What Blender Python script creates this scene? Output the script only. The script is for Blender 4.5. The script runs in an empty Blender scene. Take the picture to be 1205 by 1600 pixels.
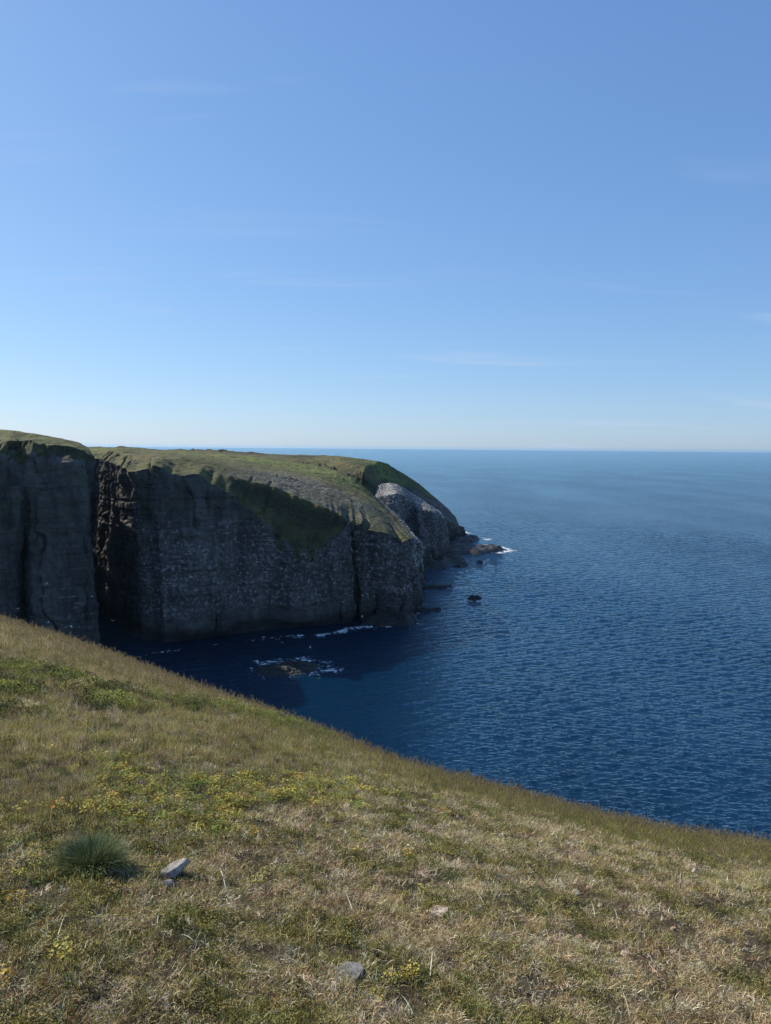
import bpy, bmesh, math, random
import numpy as np
from mathutils import Matrix, Vector, Euler

random.seed(7); RNG = np.random.default_rng(11)
SC = bpy.context.scene
COL = SC.collection
R = math.radians

# ------------------------------------------------------------------ camera
FPX, CX, CY = 1157.0, 602.5, 800.0          # focal length and centre of the 1205 x 1600 photograph
CAM_H = 100.0                               # eye height above the sea
PITCH, ROLL = R(4.96), R(0.50)
CAM_R = Euler((math.pi / 2 - PITCH, 0, 0)).to_matrix() @ Matrix.Rotation(ROLL, 3, 'Z')
cam_d = bpy.data.cameras.new('camera'); cam = bpy.data.objects.new('camera', cam_d); COL.objects.link(cam)
cam.location = (0, 0, CAM_H); cam.rotation_euler = CAM_R.to_euler()
cam_d.sensor_fit = 'VERTICAL'; cam_d.sensor_height = 32.0; cam_d.lens = 32.0 * FPX / 1600.0
cam_d.clip_start = 0.05; cam_d.clip_end = 200000
SC.camera = cam

# ------------------------------------------------------------------ sky, sun, exposure
SUN_AZ, SUN_EL = R(-57), R(35)              # azimuth from +Y (view direction), negative = left
world = bpy.data.worlds.new('World'); SC.world = world; world.use_nodes = True
wn = world.node_tree; wn.nodes.clear()
wo = wn.nodes.new('ShaderNodeOutputWorld'); bg = wn.nodes.new('ShaderNodeBackground')
sky = wn.nodes.new('ShaderNodeTexSky'); sky.sky_type = 'NISHITA'; sky.sun_disc = False
sky.sun_elevation = SUN_EL; sky.sun_rotation = SUN_AZ
sky.altitude = 600; sky.air_density = 1.0; sky.dust_density = 0.5; sky.ozone_density = 4.0
bg.inputs['Strength'].default_value = 0.10
def wmath(op, a, b, clamp=False):
    x = wn.nodes.new('ShaderNodeMath'); x.operation = op; x.use_clamp = clamp
    for i, v in enumerate((a, b)):
        if isinstance(v, (int, float)): x.inputs[i].default_value = v
        else: wn.links.new(v, x.inputs[i])
    return x.outputs[0]
# the camera's response to the bright sky, the same in every direction
sep = wn.nodes.new('ShaderNodeSeparateColor'); com = wn.nodes.new('ShaderNodeCombineColor')
wn.links.new(sky.outputs[0], sep.inputs[0])
for i, (g, a) in enumerate(((0.70, 0.735), (0.619, 0.875), (0.503, 1.08))):
    wn.links.new(wmath('MULTIPLY', wmath('POWER', sep.outputs[i], g), 0.80 * a * 0.1 ** g / 0.1), com.inputs[i])
# thin streaks of cirrus over the whole sky
tc = wn.nodes.new('ShaderNodeTexCoord'); dv = wn.nodes.new('ShaderNodeSeparateXYZ'); wn.links.new(tc.outputs['Generated'], dv.inputs[0])
hz = wmath('ADD', wmath('ABSOLUTE', dv.outputs[2], 0), 0.16)
pl = wn.nodes.new('ShaderNodeCombineXYZ'); wn.links.new(wmath('DIVIDE', dv.outputs[0], hz), pl.inputs[0]); wn.links.new(wmath('DIVIDE', dv.outputs[1], hz), pl.inputs[1])
mp = wn.nodes.new('ShaderNodeMapping'); mp.inputs['Rotation'].default_value = (0, 0, R(24)); mp.inputs['Scale'].default_value = (0.42, 2.1, 1); mp.inputs['Location'].default_value = (1.3, 0.55, 0); wn.links.new(pl.outputs[0], mp.inputs[0])
cn = wn.nodes.new('ShaderNodeTexNoise'); cn.inputs['Scale'].default_value = 1.1; cn.inputs['Detail'].default_value = 6; cn.inputs['Roughness'].default_value = .55; cn.inputs['Distortion'].default_value = .5; wn.links.new(mp.outputs[0], cn.inputs[0])
cr = wn.nodes.new('ShaderNodeMapRange'); cr.interpolation_type = 'SMOOTHSTEP'; cr.inputs[1].default_value = .56; cr.inputs[2].default_value = .80; cr.inputs[4].default_value = .6; wn.links.new(cn.outputs[0], cr.inputs[0])
cm = wn.nodes.new('ShaderNodeMix'); cm.data_type = 'RGBA'; wn.links.new(cr.outputs[0], cm.inputs[0]); wn.links.new(com.outputs[0], cm.inputs[6]); cm.inputs[7].default_value = (4.5, 5.5, 7.1, 1)
wn.links.new(cm.outputs[2], bg.inputs[0]); wn.links.new(bg.outputs[0], wo.inputs[0])

sun_d = bpy.data.lights.new('sun', 'SUN'); sun = bpy.data.objects.new('sun', sun_d); COL.objects.link(sun)
sun_d.energy = 5.0; sun_d.angle = R(0.53); sun_d.color = (1.0, 0.93, 0.80)
to_sun = Vector((math.sin(SUN_AZ) * math.cos(SUN_EL), math.cos(SUN_AZ) * math.cos(SUN_EL), math.sin(SUN_EL)))
sun.rotation_euler = to_sun.to_track_quat('Z', 'Y').to_euler(); sun.location = (-60, 40, 180)

vs = SC.view_settings
vs.view_transform = 'Standard'; vs.look = 'None'; vs.exposure = 0.32; vs.gamma = 1.0; vs.use_curve_mapping = False
SC.cycles.use_denoising = True
SC.cycles.sample_clamp_direct = 2.5; SC.cycles.sample_clamp_indirect = 2.0
SC.cycles.max_bounces = 6; SC.cycles.transparent_max_bounces = 6
SC.cycles.volume_bounces = 0

# ------------------------------------------------------------------ numpy helpers
M3 = np.array(CAM_R)
def ray(px, py):
    """world direction through a pixel of the photograph, scaled to unit advance along +Y"""
    d = np.stack([(np.asarray(px, float) - CX) / FPX, -(np.asarray(py, float) - CY) / FPX, -np.ones_like(np.asarray(px, float) * 1.0)], -1)
    d = d @ M3.T
    return d / d[..., 1:2]
def at(px, py, Y):
    """the point of that pixel's ray that lies Y metres ahead"""
    p = ray(px, py) * Y; p[..., 2] += CAM_H
    return p
def on_sea(px, py, z=0.0):
    d = ray(px, py); k = (z - CAM_H) / d[..., 2]
    p = d * k[..., None]; p[..., 2] += CAM_H
    return p
def under(px, Y, z):
    """plan position below pixel column px at distance Y, with its own height"""
    d = ray(px, 800.0); return np.array([d[0] * Y, Y, z])

def _h(ix, iy, iz, seed):
    n = (ix.astype(np.int64) * 374761393 + iy.astype(np.int64) * 668265263 + iz.astype(np.int64) * 2147483647 + seed * 1274126177) & 0xFFFFFFFF
    n = ((n ^ (n >> 13)) * 1274126177) & 0xFFFFFFFF
    n = ((n ^ (n >> 16)) * 2246822519) & 0xFFFFFFFF
    return ((n ^ (n >> 15)) & 0xFFFFFF) / float(0xFFFFFF)
def vnoise(x, y, z=0.0, seed=0):
    x, y, z = np.broadcast_arrays(np.asarray(x, float), np.asarray(y, float), np.asarray(z, float))
    ix, iy, iz = np.floor(x).astype(np.int64), np.floor(y).astype(np.int64), np.floor(z).astype(np.int64)
    fx, fy, fz = x - ix, y - iy, z - iz
    fx, fy, fz = [f * f * f * (f * (f * 6 - 15) + 10) for f in (fx, fy, fz)]
    r = 0
    for a in (0, 1):
        for b in (0, 1):
            for c in (0, 1):
                w = (fx if a else 1 - fx) * (fy if b else 1 - fy) * (fz if c else 1 - fz)
                r = r + w * _h(ix + a, iy + b, iz + c, seed)
    return r * 2 - 1
def fbm(x, y, z=0.0, seed=0, oct=4, gain=0.5):
    r = 0; a = 1.0; f = 1.0; t = 0
    for o in range(oct):
        r = r + a * vnoise(np.asarray(x) * f, np.asarray(y) * f, np.asarray(z) * f, seed + o * 17); t += a; a *= gain; f *= 2.03
    return r / t
def sstep(a, b, x):
    t = np.clip((np.asarray(x, float) - a) / (b - a), 0, 1); return t * t * (3 - 2 * t)
def in_poly(px, py, poly):
    px = np.asarray(px); py = np.asarray(py); c = np.zeros(px.shape, bool); n = len(poly)
    for i in range(n):
        x0, y0 = poly[i][0], poly[i][1]; x1, y1 = poly[(i + 1) % n][0], poly[(i + 1) % n][1]
        if y0 == y1: continue
        c ^= ((y0 > py) != (y1 > py)) & (px < (x1 - x0) * (py - y0) / (y1 - y0) + x0)
    return c
def seg_dist(x, y, pts):
    d = np.full(np.shape(x), 1e9)
    for (a, b) in zip(pts[:-1], pts[1:]):
        ax, ay, bx, by = a[0], a[1], b[0], b[1]; L = (bx - ax) ** 2 + (by - ay) ** 2 + 1e-9
        t = np.clip(((x - ax) * (bx - ax) + (y - ay) * (by - ay)) / L, 0, 1)
        d = np.minimum(d, np.hypot(x - ax - t * (bx - ax), y - ay - t * (by - ay)))
    return d

def grid_mesh(name, P, mat, smooth=True, attrs=None, closed=False):
    """P: (n, m, 3) array of points -> one mesh object"""
    n, m, _ = P.shape
    v = P.reshape(-1, 3); idx = np.arange(n * m).reshape(n, m)
    if closed: idx = np.vstack([idx, idx[:1]])
    q = np.stack([idx[:-1, :-1], idx[1:, :-1], idx[1:, 1:], idx[:-1, 1:]], -1).reshape(-1, 4)
    return raw_mesh(name, v, q, mat, smooth, attrs)
def raw_mesh(name, v, q, mat, smooth=True, attrs=None, parent=None, link=True):
    me = bpy.data.meshes.new(name)
    v = np.asarray(v, np.float32); q = np.asarray(q, np.int32); k = q.shape[1]
    me.vertices.add(len(v)); me.vertices.foreach_set('co', v.ravel())
    me.loops.add(q.size); me.loops.foreach_set('vertex_index', q.ravel())
    me.polygons.add(len(q)); me.polygons.foreach_set('loop_start', np.arange(0, q.size, k, dtype=np.int32))
    me.polygons.foreach_set('loop_total', np.full(len(q), k, np.int32))
    me.polygons.foreach_set('use_smooth', np.full(len(q), smooth, bool))
    for an, av in (attrs or {}).items():
        at_ = me.attributes.new(an, 'FLOAT', 'POINT'); at_.data.foreach_set('value', np.asarray(av, np.float32).ravel())
    me.update(calc_edges=True); me.validate()
    if mat: me.materials.append(mat)
    o = bpy.data.objects.new(name, me)
    if link: COL.objects.link(o)
    if parent: o.parent = parent
    return o
def tag(o, label=None, cat=None, group=None, kind=None):
    if label: o['label'] = label
    if cat: o['category'] = cat
    if group: o['group'] = group
    if kind: o['kind'] = kind
    return o

# ------------------------------------------------------------------ shader helpers
class NT:
    def __init__(s, name):
        s.m = bpy.data.materials.new(name); s.m.use_nodes = True; s.t = s.m.node_tree; s.t.nodes.clear()
        s.out = s.n('ShaderNodeOutputMaterial')
    def n(s, typ, **kw):
        x = s.t.nodes.new(typ)
        for k, v in kw.items(): setattr(x, k, v)
        return x
    def put(s, sock, v):
        if v is None: return
        if isinstance(v, bpy.types.NodeSocket): s.t.links.new(v, sock)
        else:
            if hasattr(sock.default_value, '__len__') and len(sock.default_value) == 4 and hasattr(v, '__len__') and len(v) == 3: v = (*v, 1)
            sock.default_value = v
    def math(s, op, a, b=None, c=None, clamp=False):
        x = s.n('ShaderNodeMath', operation=op, use_clamp=clamp)
        for i, v in enumerate((a, b, c)): s.put(x.inputs[i], v)
        return x.outputs[0]
    def mix(s, f, a, b):
        x = s.n('ShaderNodeMix', data_type='RGBA'); s.put(x.inputs[0], f); s.put(x.inputs[6], a); s.put(x.inputs[7], b); return x.outputs[2]
    def pos(s, scale=(1, 1, 1)):
        g = s.n('ShaderNodeNewGeometry'); x = s.n('ShaderNodeMapping'); x.inputs['Scale'].default_value = scale
        s.t.links.new(g.outputs['Position'], x.inputs[0]); return x.outputs[0]
    def noise(s, vec, scale, detail=4, rough=0.55, dist=0.0):
        x = s.n('ShaderNodeTexNoise'); s.put(x.inputs['Vector'], vec); x.inputs['Scale'].default_value = scale
        x.inputs['Detail'].default_value = detail; x.inputs['Roughness'].default_value = rough; x.inputs['Distortion'].default_value = dist
        return x.outputs[0]
    def ramp(s, f, lo, hi):
        x = s.n('ShaderNodeMapRange', interpolation_type='SMOOTHSTEP'); s.put(x.inputs[0], f); x.inputs[1].default_value = lo; x.inputs[2].default_value = hi; return x.outputs[0]
    def attr(s, name, typ='GEOMETRY', out=2):
        x = s.n('ShaderNodeAttribute', attribute_name=name, attribute_type=typ); return x.outputs[out]
    def bump(s, h, strength, dist, normal=None):
        x = s.n('ShaderNodeBump'); s.put(x.inputs['Height'], h); x.inputs['Strength'].default_value = strength; x.inputs['Distance'].default_value = dist
        if normal: s.put(x.inputs['Normal'], normal)
        return x.outputs[0]
    def bsdf(s, col, rough=0.8, normal=None, spec=0.3, **kw):
        x = s.n('ShaderNodeBsdfPrincipled'); s.put(x.inputs['Base Color'], col); s.put(x.inputs['Roughness'], rough)
        x.inputs['Specular IOR Level'].default_value = spec
        if normal: s.put(x.inputs['Normal'], normal)
        for k, v in kw.items(): s.put(x.inputs[k], v)
        s.t.links.new(x.outputs[0], s.out.inputs[0]); return x

def mat_cliff(name, gmul=1.0):
    s = NT(name)
    z = s.n('ShaderNodeSeparateXYZ'); g = s.n('ShaderNodeNewGeometry'); s.t.links.new(g.outputs['Position'], z.inputs[0]); z = z.outputs[2]
    big = s.noise(s.pos(), 0.03, 5)
    fine = s.noise(s.pos(), 0.55, 5, 0.65)
    bed = s.noise(s.pos((0.06, 0.06, 1.4)), 0.55, 4, 0.6, 0.4)              # bedding planes
    streak = s.noise(s.pos((1, 1, 0.09)), 0.42, 4, 0.6)                      # vertical stains
    vert = s.noise(s.pos((1, 1, .16)), .085, 6, .62, .4)                     # broad upright panels
    mott = s.noise(s.pos((1, 1, .8)), .16, 6, .68, .5)
    rock = s.mix(s.ramp(vert, .36, .64), (0.036, 0.034, 0.032), (0.120, 0.115, 0.105))
    rock = s.mix(s.math('MULTIPLY', s.ramp(mott, .42, .66), .7), rock, (0.105, 0.102, 0.092))
    bm_ = s.ramp(s.noise(s.pos(), .028, 3), .45, .62)                        # beds show only in places
    rock = s.mix(s.math('MULTIPLY', s.math('MULTIPLY', s.ramp(bed, .56, .40), bm_), .7), rock, (0.040, 0.037, 0.036))
    crk = s.math('MULTIPLY', s.ramp(streak, .42, .30), s.ramp(mott, .35, .6))
    rock = s.mix(s.math('MULTIPLY', crk, .75), rock, (0.022, 0.021, 0.021))
    rock = s.mix(s.math('MULTIPLY', s.ramp(fine, .55, .35), .45), rock, (0.034, 0.032, 0.031))
    # lichen green on the upper faces
    lich = s.math('MULTIPLY', s.ramp(s.noise(s.pos(), .11, 4), .5, .68), s.ramp(z, 45, 80))
    rock = s.mix(s.math('MULTIPLY', lich, .6), rock, (0.062, 0.075, 0.040))
    # guano on ledges and in runs
    gl = s.ramp(s.noise(s.pos((0.11, 0.11, 1.3)), 0.50, 4, 0.62, 1.0), .53, .64)
    gs = s.ramp(s.noise(s.pos((1, 1, .55)), 0.38, 6, .74, .6), .56, .70)
    gp = s.ramp(s.noise(s.pos((1, 1, .8)), 0.04, 6, .68), .44, .60)
    gf = s.ramp(s.noise(s.pos((1, 1, 1.4)), .75, 4, .7), .44, .66)
    gu = s.math('MAXIMUM', s.math('MULTIPLY', gl, gf), s.math('MULTIPLY', gs, .34))
    ga = s.attr('guano')
    gu = s.math('MULTIPLY', s.math('MULTIPLY', gu, s.math('ADD', s.math('MULTIPLY', gp, .90), .10)), ga, clamp=True)
    solid = s.ramp(s.math('ADD', ga, s.math('MULTIPLY', s.math('SUBTRACT', fine, .5), 3.4)), 1.05, 1.7)
    gu = s.math('MAXIMUM', gu, s.math('MULTIPLY', solid, .6))
    rock = s.mix(s.math('MULTIPLY', gu, .80 * gmul), rock, (0.62, 0.60, 0.57))
    # wet, weed-dark foot
    wet = s.ramp(s.math('ADD', z, s.math('MULTIPLY', s.math('SUBTRACT', big, .5), 12)), 9, 3)
    rock = s.mix(s.math('MULTIPLY', wet, .88), rock, (0.018, 0.016, 0.016))
    # turf
    n1 = s.noise(s.pos(), .022, 5, .6); n2 = s.noise(s.pos(), .16, 5, .65); n3 = s.noise(s.pos(), .9, 4, .7)
    tf = s.mix(s.ramp(n1, .40, .60), (0.075, 0.088, 0.022), (0.140, 0.118, 0.045))
    tf = s.mix(s.ramp(n2, .46, .62), tf, (0.045, 0.047, 0.020))
    tf = s.mix(s.math('MULTIPLY', s.attr('lush'), s.ramp(n2, .62, .38)), tf, (0.150, 0.200, 0.030))
    tf = s.mix(s.math('MULTIPLY', s.attr('shrub_and_shade'), .9), tf, (0.026, 0.028, 0.018))  # dark scrub, and shade painted into the turf on slopes and brow
    tf = s.mix(s.math('MULTIPLY', s.ramp(n3, .45, .75), .5), tf, (0.16, 0.14, 0.07))
    tf = s.mix(s.math('MULTIPLY', s.ramp(n3, .50, .28), .6), tf, (0.03, 0.033, 0.013))
    # stony slope, pale boulders and birds between the turf
    sc = s.math('MULTIPLY', s.attr('scree'), s.ramp(s.noise(s.pos(), .60, 4, .7), .47, .60))
    tf = s.mix(sc, tf, s.mix(s.ramp(n3, .4, .62), (0.055, 0.053, 0.052), (0.34, 0.33, 0.32)))  # dark stone tone lowered to paint the slope's dimness under grazing sun
    gm = s.ramp(s.math('ADD', s.attr('grass'), s.math('MULTIPLY', s.math('SUBTRACT', n2, .5), .9)), .42, .58)
    col = s.mix(gm, rock, tf)
    b = s.bump(s.math('ADD', s.math('MULTIPLY', fine, 1.0), s.math('MULTIPLY', bed, 1.3)), .8, 1.2)
    s.bsdf(col, 0.9, b, .2)
    return s.m

def mat_sea():
    s = NT('sea_water')
    foam = s.attr('foam')
    P = s.pos()
    w1 = s.noise(s.pos((.60, 1.6, 1)), .20, 3, .55, .3)
    w2 = s.noise(s.pos((.55, 1.8, 1)), .55, 3, .55, .5)
    w3 = s.noise(s.pos((.6, 1.6, 1)), 1.9, 3, .6, .3)
    patch = s.ramp(s.noise(s.pos((1, .35, 1)), .006, 4, .6), .3, .7)
    h = s.math('ADD', s.math('MULTIPLY', w1, .28), s.math('ADD', s.math('MULTIPLY', w2, .85), s.math('MULTIPLY', w3, .36)))
    h = s.math('MULTIPLY', h, s.math('ADD', s.math('MULTIPLY', patch, .5), .75))
    nb = s.bump(h, .7, 1.0)
    # slopes of the small wind waves that no single pixel resolves
    cn = s.n('ShaderNodeTexNoise'); s.put(cn.inputs['Vector'], s.pos((.6, 1.6, 1))); cn.inputs['Scale'].default_value = .8; cn.inputs['Detail'].default_value = 5; cn.inputs['Roughness'].default_value = .75
    v1 = s.n('ShaderNodeVectorMath', operation='SUBTRACT'); s.put(v1.inputs[0], cn.outputs['Color']); v1.inputs[1].default_value = (.5, .5, .5)
    v2 = s.n('ShaderNodeVectorMath', operation='MULTIPLY'); s.put(v2.inputs[0], v1.outputs[0]); v2.inputs[1].default_value = (.22, .36, 0)
    dl = s.n('ShaderNodeVectorMath', operation='LENGTH'); s.put(dl.inputs[0], P)
    sc_ = s.n('ShaderNodeVectorMath', operation='SCALE'); s.put(sc_.inputs[0], v2.outputs[0]); s.put(sc_.inputs['Scale'], s.math('ADD', s.math('MULTIPLY', s.ramp(dl.outputs['Value'], 450, 3000), 1.8), 1.0))   # rougher out on the open sea
    v3 = s.n('ShaderNodeVectorMath', operation='ADD'); s.put(v3.inputs[0], sc_.outputs[0]); s.put(v3.inputs[1], nb)
    v4 = s.n('ShaderNodeVectorMath', operation='NORMALIZE'); s.put(v4.inputs[0], v3.outputs[0]); nb = v4.outputs[0]
    shal = s.math('MULTIPLY', s.attr('shallow'), s.ramp(s.noise(P, .035, 3), .3, .7))
    deep = s.mix(s.ramp(s.noise(P, .012, 3), .3, .7), (0.0002, 0.010, 0.026), (0.0004, 0.015, 0.038))
    col = s.mix(shal, deep, (0.0005, 0.016, 0.038))
    fn = s.math('ADD', s.noise(P, .45, 5, .7), s.math('MULTIPLY', s.noise(P, .12, 3), .6))
    fm = s.ramp(s.math('ADD', s.math('MULTIPLY', foam, .85), s.math('MULTIPLY', s.math('SUBTRACT', fn, .80), 3.2)), .50, .85)
    fm = s.math('MULTIPLY', fm, s.ramp(foam, .02, .2))
    col = s.mix(fm, col, (0.72, 0.76, 0.78))
    df = s.n('ShaderNodeBsdfDiffuse'); s.put(df.inputs[0], col)
    gl = s.n('ShaderNodeBsdfGlossy'); s.put(gl.inputs['Color'], (.64, .86, 1.0)); s.put(gl.inputs['Roughness'], .05); s.put(gl.inputs['Normal'], nb)
    fr = s.n('ShaderNodeFresnel'); fr.inputs['IOR'].default_value = 1.36; s.put(fr.inputs['Normal'], nb)
    mx = s.n('ShaderNodeMixShader'); s.put(mx.inputs[0], s.math('MULTIPLY', fr.outputs[0], s.math('SUBTRACT', 1.0, s.math('MULTIPLY', fm, .85))))
    s.t.links.new(df.outputs[0], mx.inputs[1]); s.t.links.new(gl.outputs[0], mx.inputs[2]); s.t.links.new(mx.outputs[0], s.out.inputs[0])
    return s.m

def mat_soil():
    s = NT('turf_soil')
    P = s.pos()
    n1 = s.noise(P, 1.1, 4, .6); n2 = s.noise(P, 9, 5, .7); n3 = s.noise(P, 60, 4, .7)
    c = s.mix(s.ramp(n2, .35, .65), (0.026, 0.019, 0.013), (0.10, 0.075, 0.045))
    c = s.mix(s.math('MULTIPLY', s.ramp(n1, .45, .62), .6), c, (0.05, 0.058, 0.02))
    c = s.mix(s.math('MULTIPLY', s.ramp(n3, .5, .72), .7), c, (0.22, 0.18, 0.12))
    far = s.attr('rock')
    c = s.mix(far, c, (0.09, 0.085, 0.08))
    s.bsdf(c, .95, s.bump(s.math('ADD', n2, s.math('MULTIPLY', n3, .4)), .8, .03), .1)
    return s.m

def mat_leaf(name, trans=0.35, rough=0.55, spec=0.25, tint=None):
    """blades and leaves; their colour is the clump's own tint, varied from blade to blade"""
    s = NT(name)
    t = s.attr('tint', 'INSTANCER', 0) if tint is None else None
    bl = s.attr('vary')
    base = t if t is not None else (*tint, 1)
    hs = s.n('ShaderNodeHueSaturation'); s.put(hs.inputs['Color'], base)
    s.put(hs.inputs['Hue'], s.math('ADD', s.math('MULTIPLY', bl, .05), .475))
    s.put(hs.inputs['Saturation'], s.math('ADD', s.math('MULTIPLY', bl, -.5), 1.22))
    s.put(hs.inputs['Value'], s.math('ADD', s.math('MULTIPLY', bl, 1.35), .36))
    c = hs.outputs[0]
    head = s.attr('head')
    c = s.mix(head, c, s.mix(bl, (0.16, 0.12, 0.062), (0.36, 0.30, 0.165)))
    p = s.bsdf(c, rough, None, spec)
    tr = s.n('ShaderNodeBsdfTranslucent'); s.put(tr.inputs[0], c)
    mx = s.n('ShaderNodeMixShader'); mx.inputs[0].default_value = trans
    s.t.links.new(p.outputs[0], mx.inputs[1]); s.t.links.new(tr.outputs[0], mx.inputs[2]); s.t.links.new(mx.outputs[0], s.out.inputs[0])
    return s.m

def mat_stone(name, a, b, sc=14):
    s = NT(name); tc = s.n('ShaderNodeTexCoord').outputs['Object']
    n1 = s.noise(tc, sc, 5, .65); n2 = s.noise(tc, sc * 6, 4, .7)
    c = s.mix(s.ramp(n1, .32, .68), a, b); c = s.mix(s.math('MULTIPLY', s.ramp(n2, .55, .4), .5), c, tuple(x * .45 for x in a))
    s.bsdf(c, .88, s.bump(s.math('ADD', n1, s.math('MULTIPLY', n2, .5)), .7, .006), .25)
    return s.m
def mat_flat(name, col, rough=.7):
    s = NT(name); n = s.noise(s.pos(), 3, 3)
    s.bsdf(s.mix(n, tuple(c * .8 for c in col), tuple(min(1, c * 1.1) for c in col)), rough, None, .2); return s.m

M_CLIFF = mat_cliff('cliff_rock_and_turf'); M_SEA = mat_sea(); M_SOIL = mat_soil()

# ------------------------------------------------------------------ near hillside: height function
EYE = 1.6
TX, TY = 0.10, 0.17                         # tilt of the turf, falling to the right and ahead
EDGE = [(-60, 952), (0, 977), (100, 1006), (200, 1040), (300, 1079), (400, 1112), (500, 1148), (600, 1188), (700, 1219), (800, 1248), (900, 1275), (1000, 1299), (1100, 1318), (1205, 1333), (1260, 1340)]
_e = ray(np.array([p[0] for p in EDGE]), np.array([p[1] for p in EDGE]))
_th = np.arctan2(_e[:, 0], _e[:, 1]); _w = -_e[:, 2] / np.hypot(_e[:, 0], _e[:, 1])
_p = TX * np.sin(_th) + TY * np.cos(_th)
_c = ((_w - _p) / 2) ** 2 / EYE
TH_K = np.concatenate([[-math.pi, -2.2, -1.4, -0.8], _th, [0.8, 1.3, 2.0, 2.6, math.pi]])
C_K = np.concatenate([[0.0002, 0.0003, 0.0006, 0.0009], _c, [_c[-1] * 1.05, 0.012, 0.006, 0.001, 0.0002]])
_tt = np.linspace(-math.pi, math.pi, 2881); _cc = np.interp(_tt, TH_K, C_K)
_k = np.hanning(41); _k /= _k.sum(); _cc = np.convolve(np.r_[_cc[-20:], _cc, _cc[:20]], _k, 'valid')
def ground_c(th): return np.interp(th, _tt, _cc)
def edge_r(th): return np.sqrt(EYE / ground_c(th))
def ground_z(x, y, bumps=True):
    x = np.asarray(x, float); y = np.asarray(y, float)
    r = np.hypot(x, y); th = np.arctan2(x, y); c = ground_c(th); re = np.sqrt(EYE / c)
    z = -EYE - TX * x - TY * y - c * r * r
    over = np.maximum(r - 1.35 * np.minimum(re, 60), 0)
    z = z - 0.9 * over ** 1.35 * sstep(-1.6, -1.0, th) * sstep(2.2, 1.5, th)
    if bumps:
        f = sstep(0.2, 1.5, r)
        z = z + f * (0.028 * fbm(x / .55, y / .55, 0, 3, 3) + 0.012 * fbm(x / .14, y / .14, 0, 5, 2) + 0.05 * fbm(x / 2.4, y / 2.4, 0, 9, 2) * sstep(1.5, 4, r))
    return z + CAM_H
def on_ground(px, py):
    d = ray(float(px), float(py)); h = math.hypot(d[0], d[1]); ux, uy, w = d[0] / h, d[1] / h, d[2] / h
    r = np.linspace(0.6, 80, 40000); g = ground_z(ux * r, uy * r, False) - CAM_H
    k = np.argmax(w * r <= g)
    if k == 0: k = np.argmin(np.abs(w * r - g) / r)
    return np.array([ux * r[k], uy * r[k]])

def build_ground():
    th = np.concatenate([np.linspace(-math.pi, -0.78, 90)[:-1], np.linspace(-0.78, 0.78, 420)[:-1], np.linspace(0.78, math.pi, 90)])
    r = np.concatenate([[0.02], np.geomspace(0.35, 220, 330)])
    T, RR = np.meshgrid(th, r, indexing='ij')
    X, Y = RR * np.sin(T), RR * np.cos(T)
    Z = ground_z(X, Y)
    Z = np.maximum(Z, -6)
    rock = sstep(1.5, 2.2, RR / edge_r(T)) * (np.abs(T) < 1.6)
    P = np.stack([X, Y, Z], -1)
    tag(grid_mesh('ground', P, M_SOIL, True, {'rock': rock}), 'grassy hillside in the foreground, falling away to the sea', kind='structure')
build_ground()

# ------------------------------------------------------------------ lofted headlands
def loft(stations, counts, ds, smooth=2):
    """stations: (n, rows, 3) control points; returns the resampled (N, M, 3) sheet, arc length and row parameter"""
    S = np.array(stations, float); n, k, _ = S.shape
    mid = S[:, 1, :2]; L = np.r_[0, np.cumsum(np.maximum(np.linalg.norm(np.diff(mid, axis=0), axis=1), 4))]
    N = int(L[-1] / ds); s = np.linspace(0, L[-1], N)
    Q = np.empty((N, k, 3))
    for a in range(k):
        for b in range(3): Q[:, a, b] = np.interp(s, L, S[:, a, b])
    w = int(smooth / ds) * 2 + 1
    if w > 1:
        ker = np.hanning(w + 2)[1:-1]; ker /= ker.sum(); h = w // 2
        for a in range(k):
            for b in range(3):
                Q[:, a, b] = np.convolve(np.r_[np.full(h, Q[0, a, b]), Q[:, a, b], np.full(h, Q[-1, a, b])], ker, 'valid')
    tt = np.concatenate([np.linspace(i, i + 1, c, endpoint=False) for i, c in enumerate(counts)] + [[k - 1]])
    i0 = np.minimum(tt.astype(int), k - 2); f = (tt - i0)[None, :, None]
    P = Q[:, i0] * (1 - f) + Q[:, i0 + 1] * f
    return P, s, tt

def outward(P, row):
    t = np.gradient(P[:, row, :2], axis=0)
    ker = np.hanning(31); ker /= ker.sum()
    t = np.stack([np.convolve(np.pad(t[:, i], 15, 'edge'), ker, 'valid') for i in (0, 1)], -1)
    t /= np.linalg.norm(t, axis=1, keepdims=True) + 1e-9
    return np.stack([t[:, 1], -t[:, 0]], -1)

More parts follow.
